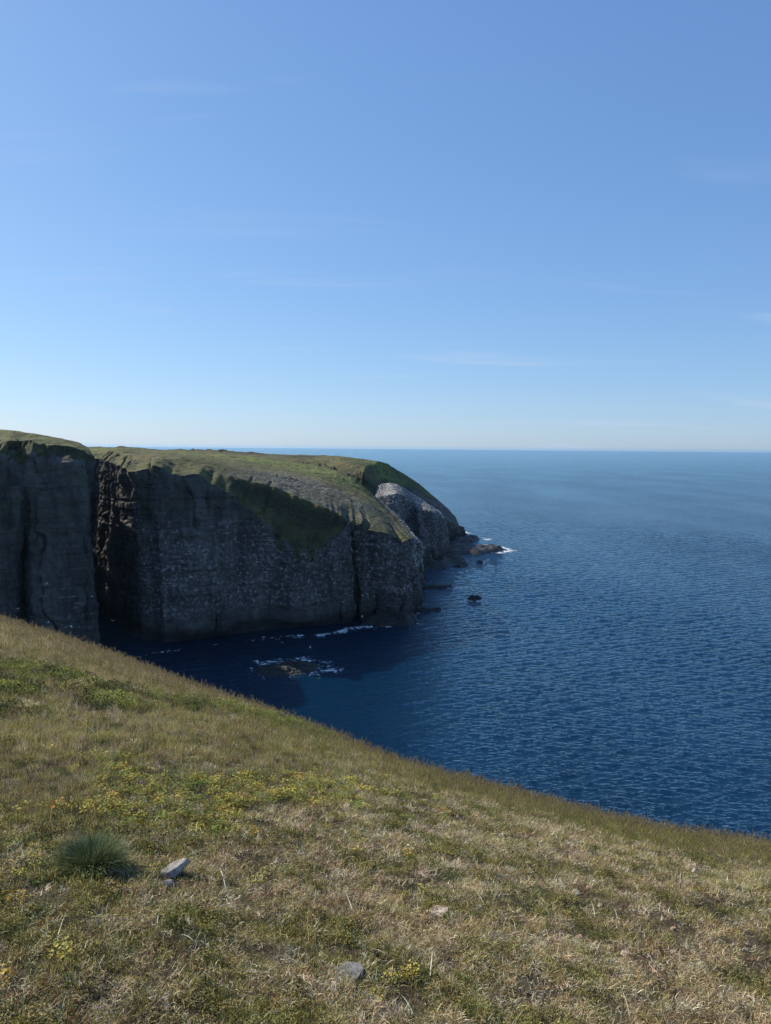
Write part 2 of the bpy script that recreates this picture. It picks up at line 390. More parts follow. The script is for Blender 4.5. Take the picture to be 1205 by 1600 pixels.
_lay = np.cumsum(np.random.default_rng(4).uniform(1.0, 4.6, 80)) - 8
_lof = np.random.default_rng(5).uniform(-1, 1, 81)
def strata(z, s, seed):
    zz = z + 1.6 * fbm(s / 60, z / 90, 0, seed, 2) - 0.012 * s
    i = np.searchsorted(_lay, zz.ravel()).reshape(zz.shape)
    amp = 0.6 + 0.7 * vnoise(s / 14, i * 7.7, 0, seed + 3)
    return _lof[i % 81] * amp
def rock_relief(P, s, n, mask, seed, amp=1.0, rim=None):
    S = np.broadcast_to(s[:, None], P.shape[:2]); z = P[..., 2]
    big = fbm(S / 30, z / 150, 0, seed, 3) * 8.0
    col = fbm(S / 8.5, z / 70, 0, seed + 31, 3) * 3.8
    cn = vnoise(S / 15 + .35 * fbm(S / 9, z / 14, 0, seed + 1, 2), z / 110, 0, seed + 7)
    crack = -6.5 * np.exp(-(cn / .055) ** 2) * sstep(-.25, .25, vnoise(S / 25, z / 45, 0, seed + 8))
    st = strata(z, S, seed) * (.55 + .75 * sstep(-.2, .5, fbm(S / 40, z / 30, 0, seed + 9, 2)))
    blk = np.round(2.2 * fbm(S / 6, z / 7, 0, seed + 61, 3)) * .55
    small = fbm(P[..., 0] / 2.4, P[..., 1] / 2.4, z / 2.0, seed + 41, 3) * 1.1 + blk
    d = (big + col + crack + st + small) * mask * amp
    if rim is not None: d = d + rim * (3.4 * fbm(S / 11, z / 30, 0, seed + 71, 4) + 1.6 * vnoise(S / 3.2, z / 6, 0, seed + 73))
    P[..., 0] += n[:, None, 0] * d; P[..., 1] += n[:, None, 1] * d
    P[..., 2] += mask * .35 * fbm(S / 3, z / 3, 0, seed + 51, 2)
    if rim is not None: P[..., 2] += rim * (2.0 * fbm(S / 9, .3, 0, seed + 75, 4) - 1.8 * np.exp(-(vnoise(S / 10, .7, 0, seed + 77) / .12) ** 2))
    return P

def main_headland():
    st = []
    def add(base, lip, crest, up, inner, far, bk=None, zf=4.0):
        b = under(*base, -3); f = under(*base, zf)
        l, c, u, i, fa = at(*lip), at(*crest), at(*up), at(*inner), at(*far)
        inward = l[:2] - b[:2]; f[:2] += inward * .03
        q = bk if bk is not None else np.array([fa[0] - 10, fa[1] + 140, fa[2] - 22])
        st.append([b, f, b * 0.45 + l * 0.55 + np.array([0, 0, 0]), l, c, u, i, fa, q])
    add((-60, 490), (-60, 714, 490), (-60, 709, 505), (-60, 706, 530), (-40, 703, 600), (0, 699, 850))
    add((80, 478), (85, 716, 480), (95, 711, 494), (108, 706, 510), (130, 702, 600), (160, 699.5, 850))
    add((138, 460), (155, 716, 456), (163, 709, 466), (170, 703, 490), (190, 699, 600), (215, 702.5, 850))
    add((176, 408), (176, 722, 420), (184, 712, 436), (192, 704, 470), (215, 700.5, 600), (235, 702.8, 850))
    add((207, 378), (203, 733, 384), (207, 722, 402), (213, 710, 440), (240, 704, 600), (262, 704, 850))
    add((250, 368), (248, 727, 380), (250, 719, 396), (256, 711, 440), (272, 706, 600), (300, 705, 850))
    add((310, 380), (312, 744, 393), (318, 734, 410), (322, 722, 450), (330, 712, 600), (340, 706.5, 850))
    add((372, 390), (372, 778, 398), (383, 747, 416), (395, 738, 465), (398, 718, 620), (400, 708.5, 900))
    add((432, 402), (440, 842, 406), (448, 770, 424), (452, 745, 480), (450, 728, 620), (455, 710, 900))
    add((495, 410), (492, 862, 411), (515, 798, 424), (512, 760, 490), (495, 738, 585), (495, 711.5, 860))
    add((548, 418), (545, 815, 419), (550, 812, 425), (548, 778, 490), (525, 747, 575), (520, 713, 820))
    add((554, 434), (549, 817, 422), (552, 812, 427), (550, 780, 490), (528, 748, 575), (523, 713, 815))
    add((560, 434), (556, 820, 424), (558, 815, 428), (556, 782, 490), (531, 750, 575), (526, 713, 808))
    add((567, 421), (563, 822, 424), (566, 818, 431), (562, 783, 490), (535, 752, 575), (530, 713, 800))
    add((600, 422), (598, 832, 424), (600, 828, 431), (585, 793, 495), (545, 757, 575), (540, 714, 790))
    add((640, 424), (634, 846, 428), (626, 838, 438), (600, 802, 500), (550, 757, 580), (550, 715, 790))
    add((656, 452), (644, 842, 448), (636, 832, 458), (606, 804, 505), (555, 757, 590), (558, 716, 790))
    add((664, 520), (655, 850, 480), (640, 832, 490), (605, 798, 525), (556, 755, 600), (566, 717, 795))
    add((655, 575), (620, 806, 545), (606, 795, 550), (590, 782, 570), (558, 752, 620), (578, 719, 800))
    add((625, 640), (592, 786, 625), (584, 772, 635), (572, 760, 650), (562, 748, 680), (590, 721, 800))
    add((640, 745), (602, 786, 735), (600, 762, 750), (598, 750, 765), (598, 738, 790), (605, 725, 820))
    add((690, 785), (664, 800, 790), (658, 776, 802), (650, 764, 815), (640, 754, 830), (628, 738, 845))
    add((716, 806), (703, 815, 808), (692, 796, 820), (680, 781, 832), (664, 767, 845), (645, 749, 858))
    add((722, 822), (717, 822, 826), (711, 806, 836), (700, 794, 845), (680, 778, 855), (655, 756, 865), np.array([34, 905, 40.]))
    add((716, 850), (713, 818, 856), (708, 805, 860), (699, 795, 865), (680, 779, 870), (655, 757, 875), np.array([34, 905, 40.]))
    add((690, 930), (680, 812, 910), (672, 800, 900), (665, 790, 890), (660, 775, 885), (648, 755, 880), np.array([30, 905, 40.]))
    counts = (5, 74, 84, 24, 36, 50, 50, 8)
    P, s, tt = loft(st, counts, .62, 2.2)
    n = outward(P, 12)
    T = np.broadcast_to(tt[None, :], P.shape[:2]); S = np.broadcast_to(s[:, None], P.shape[:2])
    mask = sstep(0.2, 1.0, T) * (1 - sstep(2.75, 3.15, T)) + .12 * sstep(2.9, 3.2, T) * (1 - sstep(3.9, 4.2, T))
    P = rock_relief(P, s, n, mask, 21, rim=sstep(2.5, 3.0, T) * (1 - sstep(4.0, 4.7, T)) * (P[..., 1] < 700))
    X, Y, Z = P[..., 0], P[..., 1], P[..., 2]
    # plateau: tussocks, low scarps and the shaded hollow behind the green shelf
    g = sstep(3.0, 3.6, T)
    P[..., 2] += g * (1.5 * fbm(X / 28, Y / 28, 0, 61, 4) * sstep(3.4, 4.5, T) + .5 * fbm(X / 6, Y / 6, 0, 67, 3) + .35 * fbm(X / 1.8, Y / 1.8, 0, 68, 2))
    rav = np.array([at(488, 719, 745)[:2], at(515, 730, 720)[:2], at(548, 742, 690)[:2], at(580, 762, 650)[:2]])
    rd = seg_dist(X, Y, rav); P[..., 2] -= (9 + 5 * sstep(760, 660, Y)) * np.exp(-(rd / 17) ** 2) * g
    shr_shade = np.zeros_like(X)
    for px, py, YY, wx, h in [(507, 719, 690, 9, 4), (527, 722, 690, 13, 5), (556, 731, 690, 11, 5), (575, 738, 690, 10, 4), (345, 709, 800, 26, 2.2), (390, 709, 820, 34, 2.4), (300, 707, 800, 22, 2), (470, 712, 820, 20, 2), (163, 700, 560, 5, 1.6), (186, 700, 560, 7, 1.6), (240, 703.5, 700, 8, 1.4)]:
        q = at(px, py, YY); b = np.exp(-(((X - q[0]) / wx) ** 2 + ((Y - q[1]) / (wx * 1.1)) ** 2))
        P[..., 2] += g * b * h * (.7 + .6 * vnoise(X / 4, Y / 4, 0, 71)); shr_shade = np.maximum(shr_shade, b)
    shr_shade = np.maximum(shr_shade, np.exp(-(rd / 15) ** 4))
    grass = sstep(2.9, 3.12, T)
    # turf hanging below the lip on the shaded middle slope, and rock showing on the outer point
    cgrass = np.exp(-((S - S[:, 0].max() * 0) * 0)) * 0
    x0 = at(470, 800, 410)[0]
    cgrass = sstep(2.5, 3.0, T + .5 * fbm(S / 14, Z / 14, 0, 83, 4)) * np.exp(-((X - x0) / 36) ** 2) * (Y < 470) * (.62 + .5 * fbm(S / 7, Z / 10, 0, 85, 4))
    shr_shade = np.maximum(shr_shade, sstep(.05, .3, cgrass) * (1 - sstep(3.8, 4.05, T))); g = np.maximum(g, cgrass)  # dark vegetation here, with the face's shade painted into its colour too
    outer = sstep(740, 790, Y) * sstep(3.0, 3.2, T) * (1 - sstep(4.4, 5.4, T + .9 * fbm(X / 14, Y / 14, 0, 81, 3))) * (X > 20)
    side = sstep(440, 455, Y) * (Y < 700) * (1 - sstep(3.8, 4.5, T)) * (X > -30)
    grass = np.clip(np.maximum(grass, cgrass) - outer - .75 * side, 0, 1)
    shr_shade = np.maximum(shr_shade, (.62 + .5 * fbm(X / 16, Y / 16, 0, 87, 4)) * sstep(3.9, 4.1, T) * (1 - sstep(4.9, 5.3, T)) * sstep(at(300, 740, 430)[0], at(370, 740, 430)[0], X)); shr_shade = np.clip(shr_shade, 0, 1)  # upper slope painted darker, standing in for grazing sunlight
    lush = np.zeros_like(X)
    for px, py, YY, wx, wy in [(420, 723, 640, 55, 60), (505, 736, 600, 30, 40), (365, 716, 620, 60, 60), (600, 737, 790, 22, 30), (160, 700, 520, 20, 50)]:
        q = at(px, py, YY); lush = np.maximum(lush, np.exp(-(((X - q[0]) / wx) ** 2 + ((Y - q[1]) / wy) ** 2)))
    lush *= sstep(4.6, 5.1, T)
    scree = sstep(3.97, 4.12, T) * (1 - sstep(5.0, 5.5, T)) * sstep(at(330, 740, 430)[0], at(400, 740, 430)[0], X) * (1 - .65 * sstep(at(560, 790, 450)[0], at(600, 790, 450)[0], X)) * (.55 + .45 * sstep(-.25, .35, fbm(X / 30, Y / 30, 0, 91, 3))) * (Y < 620)
    zc = Z
    gu = sstep(8, 14, zc) * (1 - sstep(50, 74, zc + 9 * fbm(S / 20, zc / 20, 0, 95, 3))) * (1 - sstep(2.85, 3.1, T))
    gu = gu * (.40 + .58 * sstep(at(170, 800, 380)[0], at(230, 800, 375)[0], X))
    gu = np.maximum(gu, sstep(at(545, 850, 420)[0], at(640, 850, 425)[0], X) * sstep(10, 22, zc) * (1 - sstep(2.95, 3.3, T)) * 1.04)
    gu = np.maximum(gu, 1.35 * side * sstep(12, 24, zc) * (T < 4.2))
    gu = np.maximum(gu, .8 * outer)
    o = grid_mesh('headland', P, M_CLIFF, True, {'grass': grass, 'guano': gu, 'lush': lush, 'scree': scree, 'shrub_and_shade': shr_shade * g})
    tag(o, 'long flat-topped headland with dark guano-streaked cliffs and green turf plateau', kind='structure')

def left_headland():
    st = []
    def add(base, lip, crest, inner, top, zf=4.0):
        b = under(*base, -3); f = under(*base, zf); l, c, i, t = at(*lip), at(*crest), at(*inner), at(*top)
        st.append([b, f, b * .5 + l * .5, l, c, i, t, np.array([t[0] - 3, t[1] + 12, t[2] - 6])])
    add((-420, 270), (-420, 724, 275), (-420, 692, 280), (-420, 678, 320), (-420, 664, 370))
    add((-120, 318), (-120, 716, 322), (-120, 692, 327), (-120, 677, 355), (-110, 668, 385))
    add((-20, 328), (-20, 718, 333), (-16, 688, 340), (-12, 680, 360), (-10, 671, 385))
    add((22, 330), (14, 720, 336), (14, 688, 342), (18, 681, 362), (20, 673, 385))
    add((34, 348), (28, 732, 352), (28, 689, 353), (30, 683, 368), (32, 674.5, 385))
    add((44, 348), (37, 728, 353), (36, 690, 354), (38, 684, 368), (42, 676, 385))
    add((56, 334), (50, 722, 340), (48, 690, 347), (52, 685, 364), (56, 677.5, 385))
    add((100, 338), (92, 722, 345), (90, 696, 352), (92, 690, 368), (96, 684.5, 385))
    add((136, 344), (126, 726, 352), (124, 703, 359), (124, 697, 372), (122, 691.5, 385))
    add((148, 358), (144, 730, 364), (144, 712, 370), (142, 706, 378), (138, 698.5, 386))
    add((128, 390), (139, 728, 388), (140, 714, 389), (140, 708, 389), (138, 700, 389))
    add((104, 420), (118, 726, 415), (120, 714, 412), (120, 706, 408), (120, 695, 402))
    add((60, 462), (80, 722, 455), (82, 712, 450), (82, 702, 440), (80, 690, 420))
    add((-60, 420), (-40, 712, 412), (-36, 700, 408), (-30, 690, 402), (-20, 674, 396))
    counts = (6, 85, 85, 36, 30, 30, 12)
    P, s, tt = loft(st, counts, .55, 2.0)
    n = outward(P, 12); T = np.broadcast_to(tt[None, :], P.shape[:2]); S = np.broadcast_to(s[:, None], P.shape[:2])
    mask = sstep(.2, 1, T) * (1 - sstep(2.7, 3.3, T))
    P = rock_relief(P, s, n, mask, 121, .85, rim=sstep(2.5, 3.0, T) * (1 - sstep(3.9, 4.5, T)))
    X, Y, Z = P[..., 0], P[..., 1], P[..., 2]
    # ribs of turf running down from the brow
    rib = np.abs(vnoise((S + (T - 3) * -9) / 9, 0.5, 0, 131) + .16 * vnoise(S / 4, T * 3, 0, 133)); rb = (1 - np.clip(rib / .30, 0, 1)) * (.4 + .6 * _h(np.floor(S / 9).astype(int), np.zeros(S.shape, int), np.zeros(S.shape, int), 5)) * sstep(1.9, 3.1, T) * np.clip(4.15 - T, 0, 1) * (1 - sstep(under(88, 340, 0)[0], under(125, 345, 0)[0], X)) * (Y < 372)
    P[..., 0] += n[:, None, 0] * rb * 11.0; P[..., 1] += n[:, None, 1] * rb * 11.0
    g = sstep(3.2, 4, T)
    P[..., 2] += g * (.5 * fbm(X / 8, Y / 8, 0, 141, 3) + .3 * fbm(X / 2, Y / 2, 0, 142, 2))
    grass = np.clip(sstep(3.0, 4.1, T + .9 * rb + .5 * fbm(X / 6, Z / 6, 0, 151, 2)), 0, 1)
    gu = sstep(8, 12, Z) * (1 - sstep(22, 50, Z + 8 * fbm(S / 15, Z / 15, 0, 161, 2))) * .62 + .28 * np.exp(-((Z - 78) / 7) ** 2)
    gu *= (1 - sstep(2.9, 3.1, T))
    o = grid_mesh('headland', P, M_CLIFF, True, {'grass': grass, 'guano': gu, 'lush': .25 * g, 'scree': 0 * g, 'shrub_and_shade': np.clip(sstep(2.8, 3.0, T) * (1 - sstep(3.9, 4.15, T)) - 1.6 * rb, 0, 1)})  # shade below the crest painted into the turf, sunlit ribs left out
    tag(o, 'nearer left headland rising above the horizon, dark shaded cliff under a grassy brow', kind='structure')

def sea_stack():
    rows = []
    data = [((600, 640), (588, 778, 662), (596, 757, 688)), ((632, 632), (620, 771, 656), (612, 755, 690)), ((640, 634), (634, 776, 660), (624, 758, 690)),
            ((652, 648), (646, 790, 674), (640, 768, 691)), ((662, 634), (656, 797, 660), (655, 779, 690)), ((680, 638), (672, 797, 660), (668, 787, 690)),
            ((696, 650), (689, 804, 668), (680, 795, 690)), ((704, 672), (698, 814, 682), (689, 801, 692)), ((707, 700), (700, 824, 702), (690, 803, 696)),
            ((690, 725), (680, 806, 716), (674, 791, 700)), ((640, 738), (636, 780, 716), (640, 769, 700)), ((595, 735), (592, 770, 712), (605, 756, 700)),
            ((575, 695), (578, 780, 690), (592, 759, 692)), ((585, 660), (582, 782, 672), (593, 760, 690)), ((600, 640), (588, 778, 662), (596, 757, 688))]
    for b, sh, rg in data:
        B = under(*b, -3); F = under(*b, 5); s_, r_ = at(*sh), at(*rg); c = r_.copy(); c[1] = 694
        rows.append([B, F, F * .5 + s_ * .5 + np.array([0, -1.0, 2]), s_, r_, c])
    P, s, tt = loft(rows, (5, 50, 50, 24, 4), .6, 2.0)
    P = P[:-1]; s = s[:-1]
    Pw = np.concatenate([P[-40:], P, P[:40]]); n = outward(Pw, 10)[40:-40]
    T = np.broadcast_to(tt[None, :], P.shape[:2]); S = np.broadcast_to(s[:, None], P.shape[:2])
    w = np.minimum(sstep(0, 20, S), sstep(0, 20, s[-1] - S))
    P = rock_relief(P, s, n, sstep(.2, 1, T) * (1 - sstep(2.8, 3.6, T)) * w, 221, .75)
    P[..., 2] += .7 * sstep(2.8, 3.3, T) * fbm(P[..., 0] / 3, P[..., 1] / 3, 0, 231, 3)
    Z = P[..., 2]
    gu = sstep(8, 15, Z) * (1.04 + .30 * fbm(S / 12, Z / 30, 0, 241, 2)) + .22 * sstep(2.85, 3.3, T)
    o = grid_mesh('sea_stack', P, M_CLIFF, True, {'grass': 0 * Z, 'guano': gu, 'lush': 0 * Z, 'scree': 0 * Z, 'shrub_and_shade': 0 * Z}, closed=True)
    tag(o, 'rounded sea stack white with guano, standing between the grassy slope and the outer point', 'sea stack')
    return P, T
main_headland(); left_headland(); STACK_P, STACK_T = sea_stack()

# ------------------------------------------------------------------ low rocks along the waterline
M_REEF = NT('wet_reef_rock')
def _reef():
    s = M_REEF; n = s.noise(s.pos(), .35, 5, .65); n2 = s.noise(s.pos((1, 1, 3)), 1.2, 4, .6)
    c = s.mix(s.ramp(n, .35, .65), (0.009, 0.009, 0.009), (0.024, 0.022, 0.020)); c = s.mix(s.math('MULTIPLY', s.ramp(n2, .58, .72), .5), c, (0.07, 0.062, 0.054))
    s.bsdf(c, .55, s.bump(s.math('ADD', n, n2), .9, .8), .4)
_reef(); M_REEF = M_REEF.m
REEF_POLYS = []
def reef(label, pts, h, seed, grp='dark rocks along the waterline', steep=.25, name='shore_rock'):
    q = on_sea(np.array([p[0] for p in pts], float), np.array([p[1] for p in pts], float)); REEF_POLYS.append(q[:, :2])
    c = q[:, :2].mean(0); n = 96; m = 26
    a = np.arctan2(q[:, 1] - c[1], q[:, 0] - c[0])
    # outline by arc length, roughened
    Q = np.vstack([q[:, :2], q[:1, :2]]); L = np.r_[0, np.cumsum(np.linalg.norm(np.diff(Q, axis=0), axis=1))]
    s = np.linspace(0, L[-1], n, endpoint=False); ox, oy = np.interp(s, L, Q[:, 0]), np.interp(s, L, Q[:, 1])
    size = L[-1] / 14
    t = np.linspace(1.12, 0, m)
    X = c[0] + (ox - c[0])[:, None] * t; Y = c[1] + (oy - c[1])[:, None] * t
    rough = .16 * fbm(np.cos(s / L[-1] * 6.283) * 2.5 + seed, np.sin(s / L[-1] * 6.283) * 2.5, 0, seed, 3)[:, None] * np.clip(t, 0, 1)
    X += (ox - c[0])[:, None] * rough; Y += (oy - c[1])[:, None] * rough
    body = np.clip((1.05 - t) / (steep + .1), 0, 1) ** .7
    Z = -1.5 + (h + 1.5) * body[None, :] * (1 + .45 * fbm(X / size, Y / size, 0, seed, 3)) + .45 * h * fbm(X / (size * .35), Y / (size * .35), 0, seed + 2, 2) * body[None, :]
    Z = np.floor(Z / .8) * .8 * .5 + Z * .5
    Z -= c[1] * 0
    o = grid_mesh(name, np.stack([X, Y, Z], -1), M_REEF, False, None, closed=True)
    ctr = np.array([c[0], c[1], 0.0]); o.data.transform(Matrix.Translation(-Vector(ctr))); o.location = ctr
    tag(o, label, 'rock', grp); return o
reef('long dark rock tongue with surf along its tip, reaching farthest out to sea', [(688, 869), (715, 868), (745, 866), (770, 863), (793, 859), (778, 855), (750, 855), (725, 853), (705, 850)], 3.0, 301)
reef('dark rock spur directly below the outermost point, behind the long tongue', [(704, 848), (725, 850), (744, 846), (752, 842), (740, 839), (722, 836), (708, 838)], 3.6, 302)
reef('broad dark rock shelf at the foot of the white sea stack', [(640, 886), (665, 886), (690, 884), (712, 880), (725, 876), (716, 868), (700, 866), (670, 868), (645, 872)], 4.2, 303)
reef('flat thin rock slab lying in front of the sea stack shelf', [(655, 890), (680, 891), (706, 890), (707, 886), (685, 885), (660, 884)], 1.5, 304)
reef('small low rock beyond the end of the flat slab', [(706, 886), (720, 887), (734, 883), (730, 880), (715, 881)], 1.5, 305)
reef('faint low rock awash, just below the long tongue', [(744, 880), (756, 880), (755, 877), (746, 876)], .9, 306)
reef('dark square block below the pale right-hand buttress', [(638, 924), (655, 924), (664, 920), (662, 912), (650, 909), (640, 911)], 9.5, 307, steep=.5)
reef('thin dark rock finger with surf at its tip, right of the square block', [(655, 921), (685, 920), (712, 918), (710, 915), (685, 916), (657, 916)], 1.5, 308)
reef('jagged dark boulder on the waterline at the right cliff corner', [(636, 955), (652, 953), (662, 946), (664, 940), (650, 936), (638, 939)], 7.5, 309, steep=.5)
reef('low dark rock finger beside the jagged corner boulder', [(646, 958), (672, 957), (690, 953), (682, 951), (665, 953), (648, 953)], 1.6, 310)
reef('stepped rock ledge under the right corner of the main cliff', [(566, 976), (600, 979), (640, 978), (655, 972), (648, 964), (620, 962), (580, 966)], 4.5, 311)
reef('small lone rock ringed by foam in open water', [(729, 937), (741, 939), (754, 937), (750, 934), (735, 933)], 1.6, 312)
reef('dark reef with broken surf in the middle of the shaded cove', [(392, 1052), (425, 1060), (460, 1058), (490, 1050), (506, 1042), (496, 1035), (462, 1033), (425, 1038), (402, 1043)], 1.5, 313)

# ------------------------------------------------------------------ sea
FOAM = [([(722, 830), (738, 834)], 5, .7), ([(748, 840), (764, 843)], 6, .8), ([(755, 851), (778, 854), (799, 860), (780, 864)], 5, 1.0), ([(702, 918), (728, 918)], 5, .9),
        ([(728, 938), (741, 940), (756, 937)], 3.0, .95), ([(668, 910), (690, 909)], 4, .3), ([(500, 992), (529, 988), (545, 982), (568, 980), (605, 978)], 3.2, .85),
        ([(415, 996), (450, 994), (470, 993)], 3, .5), ([(410, 1036), (446, 1029), (471, 1030), (500, 1034)], 4.5, .62), ([(505, 1042), (495, 1051), (520, 1047)], 5.0, .75),
        ([(240, 1020), (252, 1018)], 2, .6), ([(215, 1026), (260, 1018), (330, 1008), (410, 1000), (500, 993), (570, 983), (655, 977)], 2.2, .30), ([(648, 962), (662, 945), (660, 925), (655, 905), (660, 890)], 3, .35), ([(738, 876), (760, 880)], 5, .35), ([(640, 980), (660, 972)], 2, .4), ([(725, 812), (748, 813)], 5, .35)]
def build_sea():
    tn = np.linspace(-.66, .66, 760)
    th = np.concatenate([np.linspace(-math.pi, -.66, 60)[:-1], tn[:-1], np.linspace(.66, math.pi, 60)])
    ang = np.concatenate([np.linspace(R(62), R(32), 40)[:-1], np.linspace(R(32), R(4.5), 520)[:-1], np.geomspace(R(4.5), math.atan(CAM_H / 60000), 130)])
    r = CAM_H / np.tan(ang)
    T, RR = np.meshgrid(th, r, indexing='ij'); X, Y = RR * np.sin(T), RR * np.cos(T)
    Z = np.zeros_like(X); rg = np.random.default_rng(77)
    inv = (np.abs(T) < .67)
    gust = .7 + .45 * fbm(X / 130, Y / 260, 0, 431, 3)
    for i in range(44):
        lam = 1.6 * (11 / 1.6) ** (i / 43.0); k = 2 * math.pi / lam
        a = R(-66) + rg.normal(0, .42 + .25 * (lam < 5)); ph = rg.uniform(0, 6.28)
        amp = .0085 * lam ** .66 * (.5 + rg.uniform(0, 1))
        fade = 1 - sstep(lam * 90, lam * 190, RR)
        p = k * (X * math.cos(a) + Y * math.sin(a)) + ph + .7 * vnoise(X / (lam * 5) + i * 3.1, Y / (lam * 4), 0, 400 + i)
        Z += inv * fade * amp * gust * (np.sin(p) - .30 * np.cos(2 * p))
    foam = np.zeros_like(X); sub = (RR > 200) & (RR < 1100) & inv
    xs, ys = X[sub], Y[sub]; f = np.zeros_like(xs)
    for pts, w, st in FOAM:
        q = on_sea(np.array([p[0] for p in pts], float), np.array([p[1] for p in pts], float))[:, :2]
        f = np.maximum(f, st * np.exp(-(seg_dist(xs, ys, q) / w) ** 2))
    for q in REEF_POLYS[:13]:
        d = seg_dist(xs, ys, np.vstack([q, q[:1]])); f = np.maximum(f, .34 * np.exp(-(d / 2.6) ** 2))
    foam[sub] = f
    q = on_sea(np.array([600., 520.]), np.array([1060., 1050.]))
    sh = np.exp(-((X - q[0, 0] - 5) / 50) ** 2 - ((Y - q[0, 1]) / 60) ** 2)
    P = np.stack([X, Y, Z], -1)
    tag(grid_mesh('sea', P, M_SEA, True, {'foam': foam, 'shallow': sh}), 'deep blue sea rippled by small waves, reaching to the horizon', kind='structure')
build_sea()

# ------------------------------------------------------------------ ground cover
def fast_r_of(line):
    q = np.array([on_ground(*p) for p in line]); th = np.arctan2(q[:, 0], q[:, 1]); r = np.hypot(q[:, 0], q[:, 1])
    return lambda t: np.interp(t, th, r)
R_TURF = fast_r_of([(-150, 1292), (0, 1292), (150, 1290), (300, 1272), (480, 1240), (640, 1236), (800, 1272), (950, 1312), (1080, 1342), (1205, 1372), (1320, 1385)])
FERN = np.array([on_ground(*p) for p in [(-120, 1035), (8, 1036), (54, 1039), (124, 1060), (166, 1072), (266, 1092), (373, 1105), (498, 1131), (575, 1164), (590, 1172), (545, 1166), (498, 1150), (415, 1130), (332, 1118), (228, 1114), (158, 1112), (0, 1118), (-120, 1118)]])
FERN_MID = np.array([on_ground(*p) for p in [(-40, 1075), (80, 1078), (190, 1092), (330, 1108), (450, 1132), (560, 1163)]])
YELLOW = np.array([on_ground(*p) for p in [(150, 1215), (330, 1200), (480, 1205), (580, 1222), (620, 1245), (500, 1258), (390, 1282), (270, 1292), (190, 1270)]])

def strip_mesh(roots, phi, th0, th1, L, W, segs, vary, head=None):
    """many tapering, bending blades in one mesh: arrays of length n"""
    n = len(L); j = np.linspace(0, 1, segs + 1)
    th = th0[:, None] + (th1 - th0)[:, None] * j[None, :]
    st = L[:, None] / segs
    rr = np.concatenate([np.zeros((n, 1)), np.cumsum(np.sin((th[:, 1:] + th[:, :-1]) / 2) * st, 1)], 1)
    zz = np.concatenate([np.zeros((n, 1)), np.cumsum(np.cos((th[:, 1:] + th[:, :-1]) / 2) * st, 1)], 1)
    c, s_ = np.cos(phi)[:, None], np.sin(phi)[:, None]
    x = roots[:, 0:1] + rr * c; y = roots[:, 1:2] + rr * s_; z = roots[:, 2:3] + zz
    w = W[:, None] * (np.maximum(1 - j, .06)[None, :] ** .65) * .5
    tw = phi + RNG.normal(0, .5, n) + math.pi / 2
    dx, dy = np.cos(tw)[:, None] * w, np.sin(tw)[:, None] * w
    A = np.stack([x - dx, y - dy, z], -1); B = np.stack([x + dx, y + dy, z], -1)
    V = np.stack([A, B], 2).reshape(-1, 3)
    base = (np.arange(n) * (segs + 1) * 2)[:, None] + (np.arange(segs) * 2)[None, :]
    q = np.stack([base, base + 1, base + 3, base + 2], -1).reshape(-1, 4)
    va = np.repeat(vary, (segs + 1) * 2); he = np.repeat(head if head is not None else np.zeros(n), (segs + 1) * 2)
    return V, q, va, he
def join(parts):
    V, Q, A, H = [], [], [], []; k = 0
    for v, q, a, h in parts: V.append(v); Q.append(q + k); A.append(a); H.append(h); k += len(v)
    return np.concatenate(V), np.concatenate(Q), np.concatenate(A), np.concatenate(H)
def disc(n, rad):
    a = RNG.uniform(0, 6.283, n); r = rad * np.sqrt(RNG.uniform(0, 1, n)); return np.stack([r * np.cos(a), r * np.sin(a), np.full(n, -.004)], -1)
U = RNG.uniform
def blades(n, L, W, rad, lean0, lean1, segs=3):
    return strip_mesh(disc(n, rad), U(0, 6.283, n), R(1) * U(*lean0, n), R(1) * U(*lean1, n), U(*L, n), U(*W, n), segs, U(0, 1, n))
def seedheads(n, L, rad):
    roots = disc(n, rad); phi = U(0, 6.283, n); t0 = R(1) * U(2, 14, n); t1 = t0 + R(1) * U(0, 14, n); ln = U(*L, n)
    a = strip_mesh(roots, phi, t0, t1, ln, np.full(n, .0022), 3, U(.3, .8, n))
    tm = (t0 + t1) / 2; tip = roots + np.stack([np.sin(tm) * ln * np.cos(phi), np.sin(tm) * ln * np.sin(phi), np.cos(tm) * ln * .93], -1)
    out = [a]; v = U(0, 1, n)
    for k in range(2):
        out.append(strip_mesh(tip, phi + k * 1.6, t1, t1 + .12, ln * .26, np.full(n, .0075), 2, v, np.ones(n)))
    return join(out)
def leaves(n, size, rad, height, flat=1.0, shape=.55):
    c = disc(n, rad); hz = height * np.sqrt(np.maximum(1 - (np.hypot(c[:, 0], c[:, 1]) / rad) ** 2, 0)) * U(.25, 1.0, n); c[:, 2] = hz
    l = U(*size, n); ph = U(0, 6.283, n); el = U(-.2, .7, n) * flat
    d = np.stack([np.cos(ph) * np.cos(el), np.sin(ph) * np.cos(el), np.sin(el)], -1)
    sd = np.stack([-np.sin(ph), np.cos(ph), U(-.4, .4, n)], -1)
    L_ = l[:, None]
    V = np.stack([c, c + d * L_ * .5 + sd * L_ * shape * .5 + [0, 0, .001], c + d * L_ - [0, 0, .002], c + d * L_ * .5 - sd * L_ * shape * .5 + [0, 0, .001]], 1).reshape(-1, 3)
    return V, np.arange(n * 4).reshape(n, 4), np.repeat(U(0, 1, n), 4), np.zeros(n * 4)
